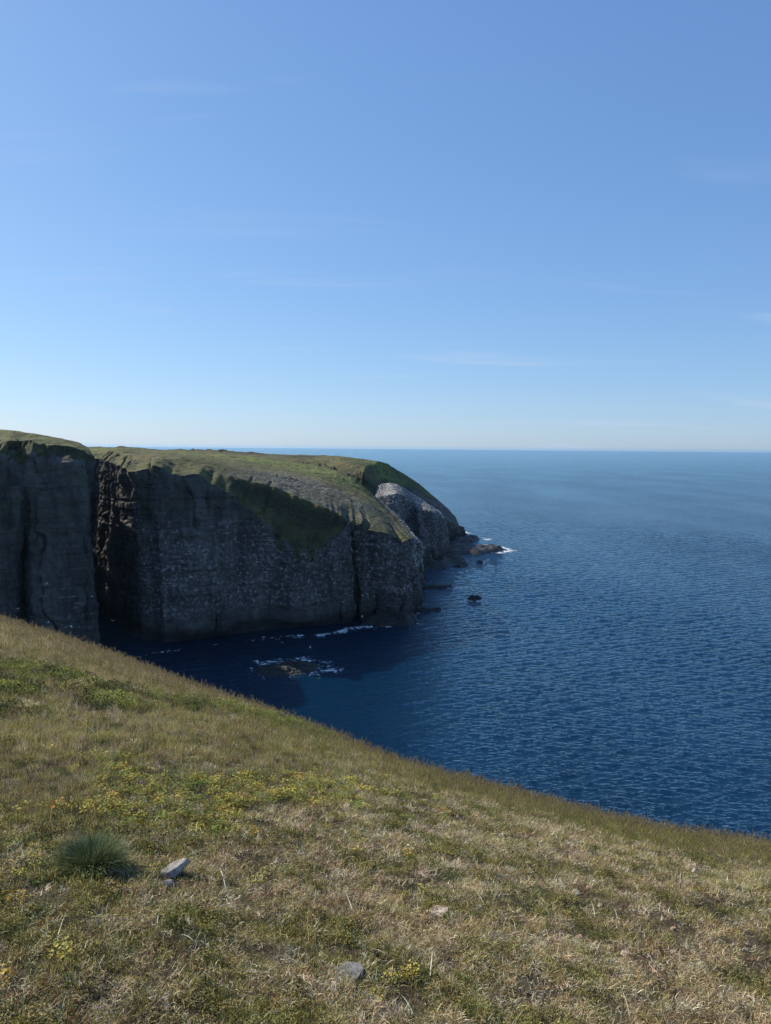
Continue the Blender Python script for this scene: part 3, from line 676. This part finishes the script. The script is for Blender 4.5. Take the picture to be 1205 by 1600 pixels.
def flower(n, rad, hgt):
    c = disc(n, rad); c[:, 2] = hgt * U(.6, 1, n); out = []
    for k in range(5):
        a = k * 1.2566 + U(0, 6.28, n); d = np.stack([np.cos(a), np.sin(a), U(.1, .4, n)], -1); s_ = np.stack([-np.sin(a), np.cos(a), np.zeros(n)], -1)
        V = np.stack([c, c + d * .005 + s_ * .0035, c + d * .009, c + d * .005 - s_ * .0035], 1).reshape(-1, 3)
        out.append((V, np.arange(n * 4).reshape(n, 4), np.repeat(U(.4, 1, n), 4), np.zeros(n * 4)))
    return join(out)

M_DRY = mat_leaf('dry_grass', .30, .75, .08); M_GREEN = mat_leaf('green_leaf', .45, .75, .07)
def proto_set(name, builders, mat):
    c = bpy.data.collections.new(name)
    for i, b in enumerate(builders):
        V, Q, A, H = b
        o = raw_mesh('%s_%02d' % (name, i), V, Q, mat, False, {'vary': A, 'head': H}, link=False); c.objects.link(o)
    return c
PROTO = {
 'dry': proto_set('dry_turf_clump', [blades(54, (.012, .038), (.0016, .0032), .052, (10, 75), (50, 130), 4) for _ in range(4)], M_DRY),
 'green': proto_set('green_turf_clump', [blades(44, (.014, .038), (.0016, .003), .05, (5, 55), (20, 90)) for _ in range(3)], M_GREEN),
 'leaf': proto_set('leaf_clump', [leaves(60, (.005, .012), .05, .026, 1.4) for _ in range(3)], M_GREEN),
 'meadow': proto_set('meadow_clump', [blades(46, (.06, .15), (.0018, .0034), .085, (2, 35), (15, 85), 4) for _ in range(4)], M_DRY),
 'seed': proto_set('seed_grass_clump', [join([seedheads(6, (.11, .21), .075), blades(34, (.05, .13), (.0018, .0032), .08, (2, 28), (10, 60), 3)]) for _ in range(4)], M_DRY),
 'fern': proto_set('fern_clump', [join([leaves(200, (.014, .032), .17, .10, 1.4), blades(14, (.08, .2), (.002, .004), .12, (0, 30), (10, 60))]) for _ in range(3)], M_GREEN),
 'yellow': proto_set('yellow_leaf_clump', [join([leaves(40, (.008, .018), .05, .03), flower(5, .05, .04)]) for _ in range(3)], M_GREEN),
}
def scatter(name, label, X, Y, scl, tint, proto, tilt=.25, z_off=0.0):
    n = len(X); Z = ground_z(X, Y) + z_off
    me = bpy.data.meshes.new(name); me.vertices.add(n); me.vertices.foreach_set('co', np.stack([X, Y, Z], -1).astype(np.float32).ravel())
    rot = np.stack([RNG.normal(0, tilt, n), RNG.normal(0, tilt, n), U(0, 6.283, n)], -1)
    for an, typ, key, v in (('rot', 'FLOAT_VECTOR', 'vector', rot), ('scl', 'FLOAT', 'value', scl), ('tint', 'FLOAT_COLOR', 'color', np.concatenate([np.clip(tint, 0.004, .9), np.ones((n, 1))], 1)), ('idx', 'INT', 'value', RNG.integers(0, 100, n))):
        a = me.attributes.new(an, typ, 'POINT'); a.data.foreach_set(key, np.asarray(v, np.int32 if typ == 'INT' else np.float32).ravel())
    o = bpy.data.objects.new(name, me); COL.objects.link(o)
    g = bpy.data.node_groups.new(name, 'GeometryNodeTree')
    g.interface.new_socket('Geometry', in_out='INPUT', socket_type='NodeSocketGeometry'); g.interface.new_socket('Geometry', in_out='OUTPUT', socket_type='NodeSocketGeometry')
    gi, go = g.nodes.new('NodeGroupInput'), g.nodes.new('NodeGroupOutput')
    ci = g.nodes.new('GeometryNodeCollectionInfo'); ci.inputs['Collection'].default_value = PROTO[proto]; ci.inputs['Separate Children'].default_value = True; ci.inputs['Reset Children'].default_value = True
    ip = g.nodes.new('GeometryNodeInstanceOnPoints'); ip.inputs['Pick Instance'].default_value = True
    def named(nm, dt):
        x = g.nodes.new('GeometryNodeInputNamedAttribute'); x.data_type = dt; x.inputs['Name'].default_value = nm
        return next(q for q in x.outputs if q.enabled and q.name == 'Attribute')
    L = g.links.new
    L(gi.outputs[0], ip.inputs['Points']); L(ci.outputs[0], ip.inputs['Instance'])
    L(named('idx', 'INT'), ip.inputs['Instance Index']); L(named('rot', 'FLOAT_VECTOR'), ip.inputs['Rotation']); L(named('scl', 'FLOAT'), ip.inputs['Scale'])
    L(ip.outputs[0], go.inputs[0])
    md = o.modifiers.new('scatter', 'NODES'); md.node_group = g
    return tag(o, label, kind='stuff')

def pal(cols, w):
    """pick palette colours by weight and jitter them"""
    w = np.maximum(np.asarray(w, float), 0); w = w / w.sum(1, keepdims=True); k = (np.cumsum(w, 1) < RNG.random(len(w))[:, None]).sum(1)
    c = np.array(cols)[np.minimum(k, len(cols) - 1)]
    return c * np.exp(RNG.normal(0, .16, (len(c), 1))) * np.exp(RNG.normal(0, .05, (len(c), 3)))
C_TAN, C_STRAW, C_BROWN, C_RUST = (.47, .35, .18), (.58, .48, .32), (.17, .115, .062), (.28, .12, .05)
C_GREEN, C_OLIVE, C_DARK, C_YEL, C_LIME, C_GOLD = (.165, .175, .042), (.365, .300, .088), (.045, .055, .02), (.46, .38, .05), (.22, .25, .045), (.52, .30, .03)
TH_LO, TH_HI = -.80, .76
def sample(n, r0, r1, power=1.0):
    """n points in the wedge before the camera; density falls with distance as r^-power"""
    th = U(TH_LO, TH_HI, n); u = RNG.random(n); k = 2 - power
    r = (r0 ** k + u * (r1 ** k - r0 ** k)) ** (1 / k) if abs(k) > 1e-6 else r0 * (r1 / r0) ** u
    return r * np.sin(th), r * np.cos(th), r, th

def ground_cover():
    # short cropped turf
    X, Y, r, th = sample(80000, .9, 13, 1.15)
    rt = R_TURF(th); keep = RNG.random(len(r)) < (1 - .82 * sstep(rt * .92, rt * 1.15, r))
    n1 = fbm(X / .22, Y / .22, 0, 501, 3); n2 = fbm(X / .9, Y / .9, 0, 505, 3); hole = vnoise(X / .16, Y / .16, 0, 509)
    keep &= (hole > -.44) | (RNG.random(len(r)) < .2)
    bare = np.zeros(len(r), bool)
    for px, py, ra in [(915, 1392, .10), (935, 1412, .16), (700, 1372, .10), (975, 1492, .08), (1050, 1448, .12), (640, 1385, .10), (618, 1565, .10), (262, 1384, .04)]:
        q = on_ground(px, py); bare |= (((X - q[0]) / 1.0) ** 2 + ((Y - q[1]) / 1.25) ** 2 < (ra * (1 + .5 * hole)) ** 2) & (RNG.random(len(r)) < .88)
    keep &= ~bare
    isg = (n1 + .35 * n2 + RNG.normal(0, .30, len(r)) + .25 * sstep(.1, -.5, th)) > .13
    d = keep & ~isg; N = d.sum(); v = n2[d]
    t = pal([C_TAN, C_STRAW, C_BROWN, C_OLIVE, C_RUST], np.stack([np.full(N, .40), .38 + .35 * v, .20 - .2 * v, np.full(N, .20), np.full(N, .03)], 1))
    scatter('dry_turf', 'short dry tan and grey turf covering the near slope', X[d], Y[d], U(.6, 1.25, N) * (1 + .05 * r[d]), t, 'dry', .2)
    d = keep & isg; N = d.sum(); h = N // 2
    Xg, Yg, rg = X[d], Y[d], r[d]
    t = pal([C_GREEN, C_OLIVE, C_DARK], np.tile([.36, .46, .22], (N, 1)))
    scatter('green_turf', 'short green turf blades between the dry grass', Xg[:h], Yg[:h], U(.6, 1.2, h) * (1 + .04 * rg[:h]), t[:h], 'green', .2)
    scatter('moss_leaves', 'tiny green leaves creeping through the near turf', Xg[h:], Yg[h:], U(.55, 1.1, N - h) * (1 + .04 * rg[h:]), t[h:], 'leaf', .2)
    # loose pale straw lying on top
    X, Y, r, th = sample(5200, 1.0, 7, 1.1); k = r < R_TURF(th) * 1.1; X, Y = X[k], Y[k]
    # meadow beyond the turf
    X, Y, r, th = sample(120000, 2.6, 46, 1.05)
    rt = R_TURF(th); e = r / edge_r(th)
    keep = (RNG.random(len(r)) < sstep(rt * .88, rt * 1.12, r)) & (e < 1.22)
    f_in = in_poly(X + .5 * fbm(X / 1.5, Y / 1.5, 0, 521, 2), Y + 1.0 * fbm(X / 1.5, Y / 1.5, 0, 523, 2), FERN)
    n1 = fbm(X / .8, Y / .8, 0, 531, 3); n2 = fbm(X / 3, Y / 3, 0, 535, 3); n0 = fbm(X / .25, Y / .25, 0, 537, 2)
    beyond = sstep(0, 1, (Y - np.interp(X, FERN_MID[:, 0], FERN_MID[:, 1])) / 2.0) * (X < 1)       # hillside past the fern band
    right = sstep(-.02, .18, th) * sstep(.40, .62, e)
    near_edge = sstep(.5, .8, e)
    pseed = np.clip(.10 + .28 * right + .25 * near_edge + .25 * n1, 0, .6) * (1 - .4 * (beyond * (near_edge < .3)))
    iss = RNG.random(len(r)) < pseed
    keep &= ~f_in | (RNG.random(len(r)) < .40)
    yel = in_poly(X, Y, YELLOW)
    keep &= ~yel | (RNG.random(len(r)) < .45)
    size = np.clip(.50 + .055 * r, .5, 1.9) * np.where(th > -.02, .88 + .15 * near_edge, 1) * (.75 + .25 * sstep(rt * .95, rt * 1.5, r))
    for nm, lab, sel, pr in (('meadow_grass', 'olive and tan meadow grass over the middle of the slope', keep & ~iss, 'meadow'), ('seed_grass', 'taller grass with brown seed heads along the brow', keep & iss, 'seed')):
        N = sel.sum(); b = beyond[sel]; rr_ = right[sel]; a1 = n1[sel]; a2 = n2[sel]; a0 = n0[sel]
        t = pal([C_OLIVE, C_TAN, C_GREEN, C_LIME, C_BROWN, C_STRAW, C_DARK],
                np.stack([.44 + 0 * b, .20 + .40 * b - .10 * rr_, .20 - .12 * b + .35 * a2, .10 - .10 * b + .20 * rr_ + .2 * a2, .05 + .16 * b + .10 * rr_ + .2 * a1, .06 + .10 * b - .05 * rr_ - .1 * a2, .07 + .35 * a0], 1))
        scatter(nm, lab, X[sel], Y[sel], size[sel] * U(.7, 1.2, N) * (.72 if pr == 'meadow' else .84), t, pr, .10)
    # fern and forb band
    X, Y, r, th = sample(30000, 6, 30, .6)
    f = in_poly(X + .5 * fbm(X / 1.2, Y / 1.2, 0, 541, 2), Y + .9 * fbm(X / 1.2, Y / 1.2, 0, 543, 2), FERN) & (r < edge_r(th) * 1.2)
    n1 = fbm(X / .9, Y / .9, 0, 551, 3); f &= (n1 > -.12) | ((th < -.3) & (n1 > -.3))
    X, Y, r, n1, th = X[f], Y[f], r[f], n1[f], th[f]; N = len(X)
    t = pal([C_LIME, C_GREEN, C_DARK, C_OLIVE], np.stack([.45 + n1, np.full(N, .4), .22 - .5 * n1 + .25 * (th < -.25), np.full(N, .12)], 1))
    scatter('ferns', 'band of bright green ferns and leafy herbs crossing the slope', X, Y, U(.7, 1.5, N) * (.60 + .026 * r), t, 'fern', .22, -.02)
    # yellow low herbs
    X, Y, r, th = sample(60000, 2.5, 13, .5)
    n1 = fbm(X / .45, Y / .45, 0, 561, 3)
    inside = in_poly(X + .5 * fbm(X / .7, Y / .7, 0, 563, 2), Y + .9 * fbm(X / .7, Y / .7, 0, 565, 2), YELLOW)
    k = (inside & (n1 > -.5) & (RNG.random(len(r)) < .42)) | (~inside & (th < .12) & (n1 > .05) & (r < 12) & (RNG.random(len(r)) < .03))
    X, Y, r, n1 = X[k], Y[k], r[k], n1[k]; N = len(X)
    t = pal([C_YEL, C_LIME, C_GREEN, C_GOLD, C_OLIVE], np.tile([.42, .32, .14, .07, .12], (N, 1)))
    scatter('yellow_herbs', 'patch of low yellow and lime green leaves in the middle of the slope', X, Y, U(.6, 1.2, N) * (.7 + .06 * r), t, 'yellow', .2, .01)
ground_cover()

# ------------------------------------------------------------------ single plants
def own_mesh(name, parts, mat, loc, label, cat, group=None, rotz=0.0):
    V, Q, A, H = join(parts); o = raw_mesh(name, V, Q, mat, False, {'vary': A, 'head': H}); o.location = loc; o.rotation_euler = (0, 0, rotz)
    return tag(o, label, cat, group)
def ground_pt(px, py, dz=0.0):
    q = on_ground(px, py); return (q[0], q[1], float(ground_z(q[0], q[1])) + dz)
def metres(px, py, w):
    q = on_ground(px, py); d = np.array([q[0], q[1], float(ground_z(q[0], q[1])) - CAM_H]); return w / FPX * float(np.linalg.norm(d)) * .93

M_TUFT = mat_leaf('blue_green_grass', .18, .75, .10, (.125, .155, .060)); M_STRAW = mat_leaf('pale_straw', .2, .6, .2, (.62, .53, .37)); M_OWN = mat_leaf('clump_grass', .3, .55, .25, (.20, .20, .06)); M_RUSTY = mat_leaf('rusty_plant', .2, .7, .1, (.26, .10, .045))
def grass_tuft():
    half = metres(145, 1360, 110) / 2; n = 3400
    a = U(0, 6.283, n); k = np.sqrt(U(0, 1, n)); roots = np.stack([np.cos(a) * k * half * .62, np.sin(a) * k * half * .5, np.full(n, -.01)], -1)
    ph = a + RNG.normal(0, .5, n); lean = R(4) + k * R(40) + RNG.normal(0, R(9), n)
    b = strip_mesh(roots, ph, lean * .5, lean * 1.5 + R(25), U(.4, 1.08, n) * half * .78, U(.0022, .0044, n), 5, U(0, 1, n))
    own_mesh('grass_tuft', [b], M_TUFT, ground_pt(143, 1360, -.005), 'dense round tuft of blue green grass beside the grey stone', 'grass tuft')
grass_tuft()
own_mesh('seed_grass_plant', [seedheads(26, (.13, .22), .07), blades(70, (.06, .14), (.002, .0036), .07, (2, 30), (8, 60), 4)], M_OWN, ground_pt(1052, 1412, -.005), 'separate clump of grass with dark seed heads just left of the round stone', 'grass clump')
own_mesh('rusty_plant', [seedheads(10, (.07, .13), .03), blades(40, (.03, .08), (.0016, .003), .04, (2, 35), (10, 60))], M_RUSTY, ground_pt(1016, 1478, -.005), 'small rust brown dried plant standing in the turf', 'dried plant')
own_mesh('leafy_herb', [leaves(90, (.012, .026), .07, .06, 1.2)], M_OWN, ground_pt(1083, 1388, -.005), 'leafy yellow green herb growing in front of the round stone', 'herb')
STALKS = [(352, 1390, 335, 1356, 'long pale straw stalk curving over the turf right of the grey wedge rock'), (550, 1428, 538, 1410, 'short straw stalk left of the pale slab'), (648, 1467, 624, 1456, 'pale straw stalk lying below the pale slab'),
          (985, 1600, 969, 1565, 'long straw stalk at the bottom edge, right of centre'), (968, 1449, 959, 1435, 'short bright straw stalk below the bare soil patch'), (757, 1416, 728, 1391, 'arched straw stalk above the small pale chip'),
          (672, 1535, 676, 1512, 'upright straw stalk right of the flat slate stone'), (90, 1478, 104, 1452, 'straw stalk in the turf below the grass tuft'), (645, 1592, 628, 1572, 'straw stalk at the bottom edge below the flat slate stone'),
          (602, 1500, 575, 1492, 'flat straw stalk above the flat slate stone'), (302, 1484, 285, 1476, 'short straw stalk in the lower left turf'), (930, 1432, 921, 1416, 'straw stalk across the bare soil patch')]
def dry_stalks():
    for i, (x0, y0, x1, y1, lab) in enumerate(STALKS):
        a = np.array(ground_pt(x0, y0, .014)); b = np.array(ground_pt(x1, y1, .02)); d = b - a; L = float(np.linalg.norm(d[:2])); L = max(min(L, .15), .05)
        ph = np.array([math.atan2(d[1], d[0])])
        v = strip_mesh(np.zeros((1, 3)), ph, np.array([R(62)]), np.array([R(110)]), np.array([L * 1.08]), np.array([.0042]), 8, np.array([U(.5, 1)]))
        o = raw_mesh('dry_stalk', v[0], v[1], M_STRAW, False, {'vary': v[2], 'head': v[3]}); o.location = a
        tag(o, lab, 'stalk', 'loose straw stalks on the turf')
dry_stalks()

# ------------------------------------------------------------------ stones in the turf
M_GREY = mat_stone('grey_stone', (.19, .175, .155), (.38, .35, .31)); M_SLATE = mat_stone('slate_stone', (.13, .122, .115), (.25, .235, .22), 20); M_PALE = mat_stone('tan_stone', (.36, .28, .20), (.55, .46, .36)); M_PINK = mat_stone('orange_stone', (.42, .24, .14), (.52, .36, .24))
def hull_stone(name, sx, sy, sz, seed, mat, top_flat=.7, n=26):
    rg = np.random.default_rng(seed); bm = bmesh.new()
    for k in range(n):
        a = rg.uniform(0, 6.283); f = rg.uniform(.72, 1.0); z = rg.uniform(-1, top_flat)
        w = 1.0 if z < .2 else rg.uniform(.72, .98)
        bm.verts.new((math.cos(a) * f * w * sx, math.sin(a) * f * w * sy, z * sz))
    bmesh.ops.convex_hull(bm, input=bm.verts[:])
    bmesh.ops.delete(bm, geom=[v for v in bm.verts if not v.link_faces], context='VERTS')
    bmesh.ops.bevel(bm, geom=bm.edges[:], offset=min(sx, sy, sz) * .10, segments=1, affect='EDGES')
    bmesh.ops.triangulate(bm, faces=bm.faces[:])
    bmesh.ops.subdivide_edges(bm, edges=bm.edges[:], cuts=1, use_grid_fill=True)
    co = np.array([v.co for v in bm.verts]); nz = fbm(co[:, 0] / (sx * .5), co[:, 1] / (sx * .5), co[:, 2] / (sx * .5), seed, 3) * sx * .05
    bm.normal_update()
    for v, q in zip(bm.verts, nz): v.co += v.normal * float(q)
    me = bpy.data.meshes.new(name); bm.to_mesh(me); bm.free(); me.materials.append(mat)
    o = bpy.data.objects.new(name, me); COL.objects.link(o); return o
def stone(px, py, w, d, h, mat, label, seed, tilt=(0, 0), rz=0.0, lift=.3):
    sx = metres(px, py, w) / 2; o = hull_stone('stone', sx, sx * d, sx * h, seed, mat)
    o.location = ground_pt(px, py, sx * h * (lift - .25) + .006); o.rotation_euler = (tilt[0], tilt[1], rz)
    return tag(o, label, 'stone', 'stones lying in the turf')
def hollow_stone():
    """a tilted slab propped over a dark gap, with a small ledge in front"""
    m = metres(266, 1372, 1)
    o = hull_stone('stone', m * 25, m * 17, m * 7, 641, M_GREY, .9, 40); o.location = ground_pt(272, 1374, m * 10); o.rotation_euler = (R(-9), R(-13), R(42))
    tag(o, 'grey slab of rock propped over a dark hollow, right of the grass tuft', 'stone', 'stones lying in the turf')
    inv = o.matrix_basis.inverted()
    for nm, px, py, a, b, c, sd, mt in (('lower_ledge', 262, 1389, 11, 7, 6, 603, M_GREY), ('hollow_shade', 272, 1372, 17, 10, 12, 607, M_SLATE)):  # second piece is dark slate painting the shade under the slab
        lo = hull_stone(nm, m * a, m * b, m * c, sd, mt); lo.parent = o
        lo.matrix_basis = inv @ Matrix.Translation(Vector(ground_pt(px, py, m * 2))) @ Matrix.Rotation(R(38), 4, 'Z')
        lo['label'] = 'small grey ledge in front of the dark hollow' if nm == 'lower_ledge' else 'dark piece painted in as the shade of the hollow'
hollow_stone()
st2 = stone(546, 1535, 76, 1.0, .12, M_SLATE, 'flat dark slate stone, three cornered, sunk flush in the turf near the bottom', 611, (R(-3), R(-4)), R(8), .75)
# three-cornered outline: wide at the back, narrow in front
_ym = max(abs(v.co.y) for v in st2.data.vertices)
for v in st2.data.vertices: v.co.x *= .62 + .45 * (v.co.y / _ym)
stone(681, 1428, 44, .72, .36, M_PALE, 'pale tan slab in the middle of the turf, largest of the light stones', 612, (R(-6), R(-7)), R(15), .5)
stone(749, 1418, 15, .7, .6, M_PALE, 'small pale tan chip just right of the pale slab', 613, (0, 0), R(40))
stone(901, 1397, 17, .8, .5, M_PALE, 'pale pebble on the bare dark soil patch', 614, (0, R(20)), R(-30), .5)
stone(921, 1388, 12, .8, .7, M_PINK, 'pinkish pebble behind the pale pebble on bare soil', 615, (0, 0), R(10), .5)
stone(938, 1414, 10, .8, .6, M_PALE, 'tiny tan pebble at the front of the bare soil patch', 616, (0, 0), R(70), .5)
stone(906, 1464, 15, .8, .6, M_PINK, 'small orange stone in the turf below the bare soil', 617, (0, 0), R(0), .5)
stone(979, 1490, 19, .7, .5, M_PALE, 'pale flat stone beside the rust brown dried plant', 618, (0, 0), R(-15), .5)
stone(1014, 1492, 9, .8, .7, M_PALE, 'tiny pale stone at the foot of the rust brown plant', 619, (0, 0), R(30), .5)
stone(1088, 1367, 17, .9, .85, M_PALE, 'round tan stone among the brown seed heads at right', 620, (0, 0), R(0), .8)
stone(1164, 1491, 9, .9, .7, M_GREY, 'tiny whitish stone near the right edge of the turf', 621, (0, 0), R(0), .6)
stone(811, 1432, 11, .8, .6, M_PALE, 'small tan stone between the pale slab and the bare soil', 622, (0, 0), R(50), .5)
stone(1052, 1453, 9, .8, .6, M_PINK, 'tiny pinkish stone above the rust brown plant', 623, (0, 0), R(20), .5)

# ------------------------------------------------------------------ seabirds
M_BIRD = mat_flat('white_feathers', (.80, .80, .78)); M_TIP = mat_flat('dark_wing_tip', (.05, .05, .05))
def colony():
    """birds crowding the stack and the ledges, far too many and small to count"""
    pts = []
    v = STACK_P[(STACK_T > 2.9) & (STACK_T < 4.0)]; pts.append(v[RNG.integers(0, len(v), 900)])
    for name, n, key in (('headland', 420, 'guano'), ('sea_stack', 600, 'guano')):
        me = bpy.data.objects[name].data; co = np.empty(len(me.vertices) * 3, np.float32); me.vertices.foreach_get('co', co); co = co.reshape(-1, 3)
        gu = np.empty(len(co), np.float32); me.attributes[key].data.foreach_get('value', gu)
        nr = np.empty(len(co) * 3, np.float32); me.vertices.foreach_get('normal', nr); nr = nr.reshape(-1, 3)
        k = np.flatnonzero((gu > .45) & (nr[:, 2] > .45) & (vnoise(co[:, 0] / 12, co[:, 1] / 12, co[:, 2] / 6, 707) > -.05)); pts.append(co[RNG.choice(k, min(n, len(k)), False)])
    c = np.concatenate(pts); n = len(c)
    base = np.array([[-.45, 0, .30], [.0, -.17, .28], [.0, .17, .28], [0, 0, .05], [.05, 0, .48], [.40, 0, .52]])
    q = np.array([[0, 1, 4], [0, 4, 2], [1, 5, 4], [4, 5, 2], [0, 3, 1], [0, 2, 3], [3, 5, 1], [2, 5, 3]])
    a = U(0, 6.283, n); s_ = U(.7, 1.05, n)
    B = base[None] * s_[:, None, None]; V = np.stack([B[..., 0] * np.cos(a)[:, None] - B[..., 1] * np.sin(a)[:, None], B[..., 0] * np.sin(a)[:, None] + B[..., 1] * np.cos(a)[:, None], B[..., 2]], -1) + c[:, None]
    Q = (q[None] + (np.arange(n) * 6)[:, None, None]).reshape(-1, 3)
    tag(raw_mesh('nesting_seabirds', V.reshape(-1, 3), Q, M_BIRD), 'white nesting seabirds crowding the sea stack and cliff ledges', kind='stuff')
colony()
def bird_parts():
    bm = bmesh.new(); ring = [(-.52, .015), (-.36, .05), (-.15, .105), (.08, .115), (.26, .08), (.38, .055), (.48, .045), (.62, .008)]
    rs = [[bm.verts.new((x, math.cos(k * math.pi / 3) * r, math.sin(k * math.pi / 3) * r * .9)) for k in range(6)] for x, r in ring]
    for a, b in zip(rs[:-1], rs[1:]):
        for k in range(6): bm.faces.new((a[k], a[(k + 1) % 6], b[(k + 1) % 6], b[k]))
    bm.faces.new(rs[0][::-1]); bm.faces.new(rs[-1])
    me = bpy.data.meshes.new('seabird'); bm.to_mesh(me); bm.free(); me.materials.append(M_BIRD)
    def wing(s):
        v = [(.16, .07 * s, .04), (-.12, .07 * s, .04), (.22, .45 * s, .16), (-.06, .45 * s, .15), (.08, .72 * s, .12), (-.08, .72 * s, .11), (-.18, .98 * s, .03)]
        v2 = v + [(x, y, z - .015) for x, y, z in v]
        f = [(0, 1, 3, 2), (2, 3, 5, 4), (4, 5, 6, 6)]; f = [q if q[2] != q[3] else q[:3] for q in f]
        f2 = f + [tuple(i + 7 for i in reversed(q)) for q in f] + [(0, 2, 9, 7), (2, 4, 11, 9), (4, 6, 13, 11), (1, 8, 10, 3), (3, 10, 12, 5), (5, 12, 13, 6)]
        m = bpy.data.meshes.new('wing'); m.from_pydata(v2, [], f2); m.materials.append(M_BIRD); m.materials.append(M_TIP)
        for i, pq in enumerate(m.polygons): pq.material_index = 1 if i in (2, 5) else 0
        return m
    return me, wing(1), wing(-1)
B_ME, W_L, W_R = bird_parts()
BIRDS = [(144, 932, 300, 'white seabird gliding in front of the dark gully, highest of the gully birds'), (118, 950, 290, 'white seabird below and left of the highest gully bird'), (176, 970, 300, 'white seabird flying right of the dark gully'),
         (76, 972, 280, 'white seabird skimming just above the brow at left'), (112, 979, 280, 'white seabird just above the brow, below the dark gully'), (73, 912, 300, 'lone white seabird against the left headland cliff'), (28, 951, 285, 'white seabird nearest the left edge of the picture'),
         (566, 930, 390, 'white seabird in front of the dark cleft near the right end of the cliff'), (566, 963, 370, 'white seabird low over the foot of the dark cleft'), (441, 1004, 340, 'white seabird low over the shaded water above the reef'),
         (393, 1044, 290, 'white seabird over the left end of the cove reef'), (485, 1011, 340, 'white seabird over dark water right of the reef'), (670, 850, 560, 'white seabird in front of the sea stack'), (300, 902, 330, 'white seabird in front of the middle of the main cliff'),
         (232, 868, 330, 'white seabird flying before the upper left of the main cliff'), (618, 886, 400, 'white seabird by the pale corner buttress')]
for i, (px, py, Y, lab) in enumerate(BIRDS):
    o = bpy.data.objects.new('seabird', None); COL.objects.link(o); o.empty_display_size = .2; o.location = at(px, py, Y); o.rotation_euler = (U(-.5, .5), U(-.2, .2), U(0, 6.283)); o.scale = (1.0,) * 3
    for nm, w in (('body', B_ME), ('wing', W_L), ('wing', W_R)):
        c = bpy.data.objects.new(nm, w); COL.objects.link(c); c.parent = o
    tag(o, lab, 'seabird', 'seabirds in flight over the cove')

# ------------------------------------------------------------------ thin sea haze
def haze():
    w = 62000; z0, z1 = -8.0, 135.0
    v = [(x, y, z) for z in (z0, z1) for y in (-w, w) for x in (-w, w)]
    q = [(0, 2, 3, 1), (4, 5, 7, 6), (0, 1, 5, 4), (2, 6, 7, 3), (0, 4, 6, 2), (1, 3, 7, 5)]
    s = NT('haze'); pv = s.n('ShaderNodeVolumePrincipled'); pv.inputs['Color'].default_value = (.45, .72, 1, 1); pv.inputs['Density'].default_value = 1.4e-5; pv.inputs['Anisotropy'].default_value = .3
    s.t.links.new(pv.outputs[0], s.out.inputs['Volume'])
    o = raw_mesh('haze', np.array(v), np.array(q), s.m, False); tag(o, 'thin pale blue haze over sea and headlands', kind='stuff')
haze()
